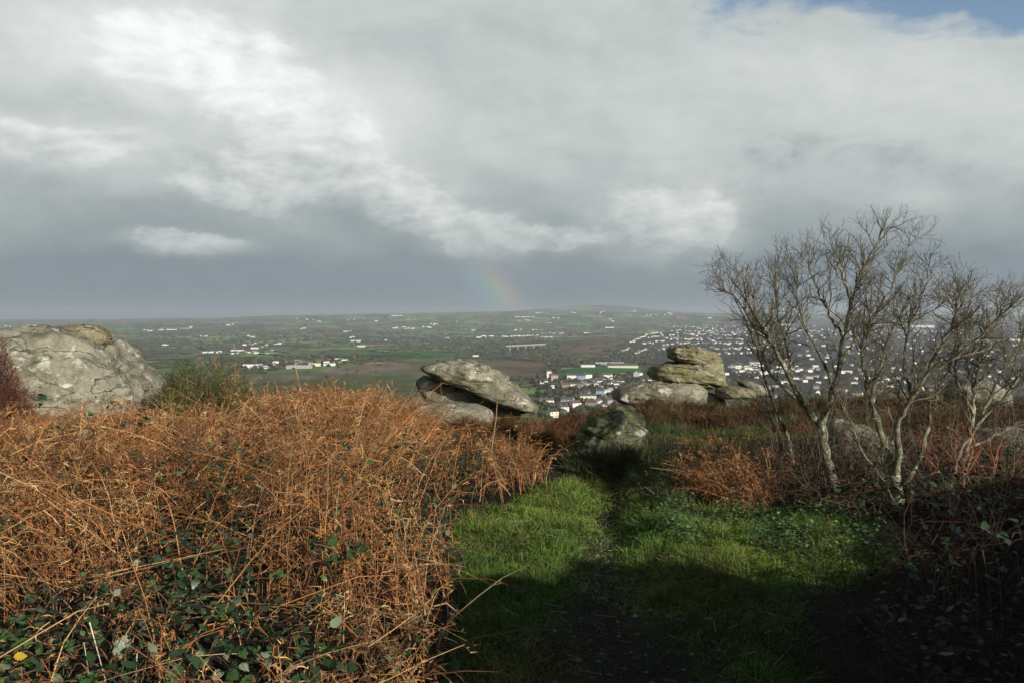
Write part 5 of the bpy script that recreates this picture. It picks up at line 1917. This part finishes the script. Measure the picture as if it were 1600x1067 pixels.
    # bigger pale buildings farther off
    for px, py, w, h, rz, wm, rm, lab in [
        (392, 575, 15, 7, .05, 'white', 'metal', 'big bright white barn in the village left of centre'),
        (468, 575, 26, 4, .15, 'grey', 'metal', 'long low grey works building right of the white barn'),
        (492, 572, 12, 6, .1, 'cream', 'slate', 'cream works building at the right end of the grey works'),
        (515, 571, 12, 5, .1, 'white', 'slate', 'white building beside the cream works building'),
        (530, 563, 9, 5, .0, 'white', 'dark', 'white farmhouse behind the works'),
        (371, 549, 22, 6, .0, 'white', 'slate', 'long white shed by the mast in the village'),
        (398, 545, 14, 6, .0, 'white', 'slate', 'white house behind the long shed by the mast'),
        (556, 534, 22, 6, .0, 'white', 'metal', 'white shed alone in the dark woods left of centre'),
        (565, 542, 14, 6, .0, 'white', 'slate', 'white farm just below the lone white shed'),
        (743, 558, 9, 6, .3, 'white', 'slate', 'white farmhouse alone beyond the top of the tilted slab'),
        (752, 528, 24, 6, .0, 'white', 'slate', 'white farm left of the long far terrace'),
        (952, 513, 30, 7, .1, 'white', 'slate', 'white house pair alone in the far fields above the rusty field'),
        (50, 510, 40, 7, .0, 'white', 'metal', 'white glasshouses above the left boulder'),
        (268, 516, 34, 6, .0, 'white', 'metal', 'pale barn in the far fields right of the left boulder'),
        (290, 514, 40, 4, .0, 'grey', 'metal', 'very long grey barn in the far fields'),
        (1222, 509, 70, 12, .03, 'white', 'metal', 'long white warehouse seen through the left bare tree'),
        (1375, 508, 90, 12, -.02, 'white', 'metal', 'first long white warehouse right of the tall branch'),
        (1440, 512, 80, 12, -.05, 'white', 'metal', 'second long white warehouse stepping down to the right'),
        (1500, 516, 60, 10, .0, 'white', 'metal', 'white store hall between the right trees'),
        (1590, 534, 45, 9, .08, 'white', 'metal', 'long white hall at the right edge'),
        (1530, 534, 60, 6, .08, 'grey', 'metal', 'long grey roof running to the right edge hall'),
        (1165, 578, 26, 5, .12, 'white', 'metal', 'pale flat-roofed store right of the boulder stack'),
        (1200, 585, 20, 6, .1, 'white', 'metal', 'white workshop below the flat-roofed store'),
        (1320, 583, 14, 5, .1, 'white', 'metal', 'pale building in the fork of the first bare tree'),
        (1085, 545, 18, 7, .05, 'white', 'slate', 'white block rising behind the top of the boulder stack'),
        (820, 496, 90, 3, .0, 'cream', 'metal', 'long pale strip of glasshouses on the far ridge'),
        (620, 494, 60, 6, .0, 'white', 'metal', 'white sheds on the far ridge left of the rainbow'),
    ]:
        full_house(px, py, wm, rm, w, max(4, w * .35), h, max(1.2, w * .06), rz, lab, chim=0, cols=max(2, min(10, int(w / 4))), rows=1, name='long_building' if w > 20 else 'building',
                   cat='building')
    for px, py, lab in [(1385, 596, 'small white gable shining between the middle branches'), (1416, 598, 'second white gable right of the shining one between the branches'),
                        (1580, 630, 'white gable low at the right edge behind the rounded boulder')]:
        full_house(px, py, 'white', 'slate', 5, 5, 5, 3, 1.45, lab, chim=1, cols=2, rows=2)

    # rows, estates and scattered farms
    spots = []          # px, py, wall, roof, kind, rz, cluster

    def row(x0, y0, x1, y1, n, kinds, rz, cl, jit=1.0, wms=('white', 'white', 'grey', 'cream', 'grey'), rms=('slate', 'slate', 'dark', 'brown')):
        for i in range(n):
            f = (i + .5) / n
            spots.append((x0 + (x1 - x0) * f + rg.gauss(0, jit), y0 + (y1 - y0) * f + rg.gauss(0, jit * .5 if n > 7 and jit > 1.1 else .25), rg.choice(wms), rg.choice(rms), rg.choice(kinds), rz + rg.gauss(0, .4), cl))

    CL = {
        'curve': ('cream house in the terrace curving up the hillside left of the town', 'terrace curving up the hillside'),
        'twin1': ('cream house in the short left row below the curving terrace', 'short left row below the curving terrace'),
        'twin2': ('cream house in the short right row below the curving terrace', 'short right row below the curving terrace'),
        'estate': ('pale house in the dense estate behind the boulder stack', 'houses of the dense estate behind the stack'),
        'upper': ('white house in the long bright rows along the top of the town', 'long bright rows along the top of the town'),
        'right': ('white house in the town seen through the bare trees', 'town houses seen through the bare trees'),
        'low': ('white house of the low quarter right of the stack, under the twigs', 'low quarter right of the stack'),
        'hamlet': ('white house in the far terrace above the road bridge', 'far terrace above the road bridge'),
        'village': ('white house in the village of the left middle distance', 'village of the left middle distance'),
        'near': ('small pale house scattered in the trees below the playing field', 'small houses in the trees below the playing field'),
        'far': ('tiny white farm in the distant fields', 'tiny farms in the distant fields'),
        'edge': ('white house between the twigs at the far right', 'houses between the twigs at the far right'),
    }
    row(985, 536, 1010, 524, 12, ('semi', 'terrace'), .9, 'curve', .6, ('cream', 'white'))
    row(1010, 523, 1034, 520, 8, ('semi', 'terrace'), .3, 'curve', .6, ('cream', 'white'))
    row(969, 552, 982, 545, 7, ('semi',), .9, 'twin1', .5, ('cream',))
    row(993, 554, 1010, 546, 8, ('semi',), .9, 'twin2', .5, ('cream',))
    for (x0, y0, x1, y1, n, kd, rz) in [(1000, 538, 1040, 533, 12, ('house', 'semi'), .5), (1010, 528, 1060, 528, 12, ('house', 'semi'), .1), (1030, 548, 1042, 540, 8, ('house',), .8),
                                        (1040, 530, 1160, 531, 26, ('house', 'semi'), .0), (1050, 537, 1170, 537, 24, ('house', 'semi'), .1), (1110, 546, 1180, 545, 16, ('house', 'semi'), .1),
                                        (1120, 553, 1180, 552, 8, ('house',), .2)]:
        row(x0, y0, x1, y1, n, kd, rz, 'estate', 2.0, ('white', 'white', 'cream', 'grey', 'stone'))
    for (x0, y0, x1, y1, n) in [(1050, 511, 1175, 512, 30), (1170, 516, 1300, 517, 30), (1300, 515, 1500, 519, 36), (1040, 517, 1165, 519, 30), (1060, 521, 1150, 522, 26), (1030, 524, 1170, 525, 26), (1085, 514, 1170, 514, 16)]:
        row(x0, y0, x1, y1, n, ('semi', 'house', 'house'), .0, 'upper', 2.5, ('white', 'white', 'grey', 'cream'))
    for (y, n) in ((514, 22), (519, 34), (524, 34), (529, 30), (536, 30), (543, 26), (551, 20), (560, 22), (570, 20), (580, 18), (590, 20), (603, 20), (616, 12)):
        row(1180, y, 1640, y + 3, int(n * 1.15), ('house', 'semi', 'house', 'semi'), rg.uniform(-.5, .5), 'right', 8.0, ('white', 'white', 'grey', 'stone', 'cream'))
    row(1135, 574, 1190, 572, 12, ('semi', 'terrace'), .1, 'low', 3)
    row(1140, 584, 1260, 580, 22, ('semi', 'house'), .1, 'low', 4)
    row(1240, 592, 1300, 588, 8, ('semi', 'house'), .1, 'low', 4)
    row(785, 527, 830, 525, 13, ('semi', 'house'), .1, 'hamlet', .8, ('white',))
    row(830, 524, 882, 521, 10, ('semi', 'house'), .1, 'hamlet', 1.2, ('white', 'grey', 'white'))
    row(790, 517, 850, 516, 8, ('semi',), .0, 'hamlet', 2, ('white', 'grey'))
    row(845, 528, 862, 527, 4, ('semi',), .0, 'hamlet', 1.2, ('white',))
    row(318, 552, 345, 550, 6, ('house', 'semi'), .4, 'village', 2, ('white',))
    row(360, 552, 430, 551, 9, ('house', 'semi'), .1, 'village', 4, ('white', 'grey'))
    row(378, 540, 442, 538, 9, ('house', 'semi'), .1, 'village', 4, ('white', 'grey', 'cream'))
    row(395, 576, 435, 569, 9, ('house', 'semi'), .3, 'village', 4, ('white', 'white', 'grey'))
    row(440, 568, 545, 566, 12, ('house', 'semi'), .1, 'village', 5, ('white', 'grey', 'cream', 'stone'))
    for _ in range(26):
        spots.append((rg.uniform(925, 1005), rg.uniform(586, 612), rg.choice(('white', 'cream', 'stone', 'grey')), rg.choice(('slate', 'dark', 'brown')), 'house', rg.uniform(0, 1.5), 'near'))
    for _ in range(12):
        spots.append((rg.uniform(905, 945), rg.uniform(596, 640), rg.choice(('white', 'stone', 'grey')), rg.choice(('slate', 'dark', 'brown')), 'house', rg.uniform(0, 1.5), 'near'))
    for cx, cy, n in [(235, 517, 3), (250, 517, 2), (470, 515, 2), (457, 499, 2), (480, 500, 3), (500, 503, 2), (540, 518, 3), (555, 500, 4), (588, 503, 2), (620, 512, 5), (640, 514, 3),
                      (645, 500, 3), (680, 507, 4), (665, 512, 3), (720, 505, 2), (760, 526, 3), (845, 489, 3), (900, 488, 4), (940, 489, 2), (990, 487, 3), (1020, 493, 5), (1050, 490, 3),
                      (960, 501, 4), (1100, 492, 3), (880, 497, 3), (860, 505, 2), (300, 512, 2), (320, 527, 2), (260, 540, 2), (390, 527, 3), (360, 508, 3), (600, 534, 2), (10, 512, 2),
                      (700, 530, 2), (920, 522, 3), (1110, 499, 3), (815, 502, 3), (550, 528, 2), (1400, 497, 4), (1560, 500, 4), (740, 517, 3)]:
        for _ in range(n):
            spots.append((cx + rg.gauss(0, 5), cy + rg.gauss(0, .8), 'white', rg.choice(('slate', 'metal')), rg.choice(('semi', 'terrace', 'house')), rg.uniform(-.4, .4), 'far'))
    px = np.array([s[0] for s in spots])
    py = np.array([s[1] for s in spots])
    X, Y, Z, ok = on_land(px, py)
    SZ = {'house': 10, 'semi': 15, 'terrace': 28, 'bungalow': 13, 'shed': 44}
    size = np.array([SZ[s[4]] for s in spots]) / Y * ok
    order = np.argsort(-size)
    n_single = 235
    single = set(order[:n_single].tolist())
    accV, accF, accM, nb = [], [], [], 0
    for i, s in enumerate(spots):
        if not ok[i]:
            continue
        _, _, wm, rm, kind, rz, cl = s
        sc_ = rg.uniform(.85, 1.15) * float(np.interp(Y[i], [1500, 5000, 10000], [.85, .95, 1.15]))
        if i in single:
            o = link('house', plain_house(wm, rm, kind))
            o.location = (X[i], Y[i], Z[i])
            o.rotation_euler = (0, 0, rz)
            o.scale = (sc_,) * 3
            q = s[0]
            zx = '' if cl != 'right' else (' left of the leaning trunk' if q < 1270 else ' behind the tall branch' if q < 1370 else ' beyond the middle branches' if q < 1470 else ' by the rightmost tree')
            zy = '' if cl not in ('right', 'upper', 'estate') else ('upper ' if s[1] < 530 else 'middle ' if s[1] < 560 else 'lower ')
            kn = {'house': 'house', 'semi': 'double house', 'terrace': 'terrace block'}[kind]
            rn = {'slate': 'grey slate', 'dark': 'dark', 'brown': 'brown tiled', 'metal': 'pale'}[rm]
            zn = {'curve': 'curving hillside terrace', 'twin1': 'left row under curved terrace', 'twin2': 'right row under curved terrace',
                  'estate': 'estate behind the stack', 'upper': 'the bright top rows', 'right': 'town', 'low': 'quarter right of the stack', 'hamlet': 'far terrace above the bridge',
                  'village': 'village left of centre', 'near': 'trees below the playing field', 'far': 'distant fields', 'edge': 'right edge'}[cl]
            dn = '' if rz < .0 or cl == 'far' else ' turned askew' if rz > .45 else ''
            meta(o, f'{wm} {kn} with {rn} roof in {zy}{zn}{zx}{dn}', 'house', CL[cl][1])
        else:
            me = plain_house(wm, rm, kind)
            M = Matrix.Translation((X[i], Y[i], Z[i])) @ Matrix.Rotation(rz, 4, 'Z') @ Matrix.Scale(sc_, 4)
            vs = [tuple(M @ v.co) for v in me.vertices]
            wi = list(W).index(wm)
            ri = len(W) + list(Rf).index(rm)
            accV += vs
            for f in me.polygons:
                accF.append(tuple(v + nb for v in f.vertices))
                accM.append(wi if f.material_index == 0 else ri)
            nb += len(vs)
    me = bpy.data.meshes.new('distant_houses')
    me.from_pydata(accV, [], accF)
    for m in list(W.values()) + list(Rf.values()):
        me.materials.append(m)
    me.polygons.foreach_set('material_index', accM)
    o = link('distant_houses', me)
    meta(o, 'hundreds of tiny pale houses of the distant town and farms', 'houses', kind='stuff')

    # road bridge
    M_CON = flat('concrete', (.26, .26, .24))
    x0, y0, z0, _ = on_land(790, 549)
    x1, y1, z1, _ = on_land(852, 545)
    y1[0] = y0[0] + 40
    x1[0] = at(852, 545, y1[0]).x
    zt = float(at(800, 541, y0[0]).z)
    a = Vector((float(x0[0]), float(y0[0]), zt))
    b_ = Vector((float(x1[0]), float(y1[0]), zt + 5))
    e = empty('road_bridge', tuple(a), 'pale concrete road bridge on piers in the middle distance', 'bridge')
    d = b_ - a

    def boxm(nm, c, u, hs, m):
        n = Vector((-u.y, u.x, 0)).normalized()
        Vb = [tuple(Vector(c) + u * hs[0] * i + n * hs[1] * j + Vector((0, 0, hs[2] * k))) for k in (-1, 1) for j in (-1, 1) for i in (-1, 1)]
        me = bpy.data.meshes.new(nm)
        me.from_pydata(Vb, [], [(0, 2, 3, 1), (4, 5, 7, 6), (0, 1, 5, 4), (2, 6, 7, 3), (0, 4, 6, 2), (1, 3, 7, 5)])
        me.materials.append(m)
        return link(nm, me, e)
    u = d.normalized()
    boxm('deck', d * .5, u, (d.length / 2, 6, 1.6), M_CON)
    boxm('parapet', d * .5 + Vector((0, -5.6, 2.4)), u, (d.length / 2, .3, .8), W['grey'])
    for k in range(5):
        boxm('pier', d * (.1 + .2 * k) + Vector((0, 0, -9)), u, (1.6, 4, 7.4), M_CON)
    # radio mast in the village
    x, y, z, _ = on_land(366, 549)
    e2 = empty('radio_mast', (float(x[0]), float(y[0]), float(z[0])), 'thin grey lattice mast standing in the left village', 'mast')
    V0, Q0, C0 = strips(np.array([[(i, j, 0), (i * .4, j * .4, 15), (i * .1, j * .1, 30)] for i in (-2, 2) for j in (-2, 2)], float), np.full((4, 3), .25), 4, np.full((4, 3), .4))
    link('mast_leg', mesh_np('mast_leg', V0, Q0, flat('mast_metal', (.4, .4, .4)), C0), e2)


build_town()

# ------------------------------------------------------------------ haze
HAZE = 0.88e-4
M_HZ = bpy.data.materials.new('haze')
M_HZ.use_nodes = True
t = M_HZ.node_tree
t.nodes.clear()
out = t.nodes.new('ShaderNodeOutputMaterial')
pv = t.nodes.new('ShaderNodeVolumePrincipled')
pv.inputs['Density'].default_value = HAZE
pv.inputs['Color'].default_value = (.80, .86, .92, 1)
pv.inputs['Anisotropy'].default_value = 0.35
t.links.new(pv.outputs[0], out.inputs['Volume'])
zmin, zmax = -170.0, 95.0
bx = 16500.0
me = bpy.data.meshes.new('haze')
Vb = [(i * bx, j * bx, zmin if k < 0 else zmax) for k in (-1, 1) for j in (-1, 1) for i in (-1, 1)]
me.from_pydata(Vb, [], [(0, 2, 3, 1), (4, 5, 7, 6), (0, 1, 5, 4), (2, 6, 7, 3), (0, 4, 6, 2), (1, 3, 7, 5)])
me.materials.append(M_HZ)
hz = link('haze', me)
meta(hz, 'thin rain haze over the whole valley', 'haze', kind='stuff')
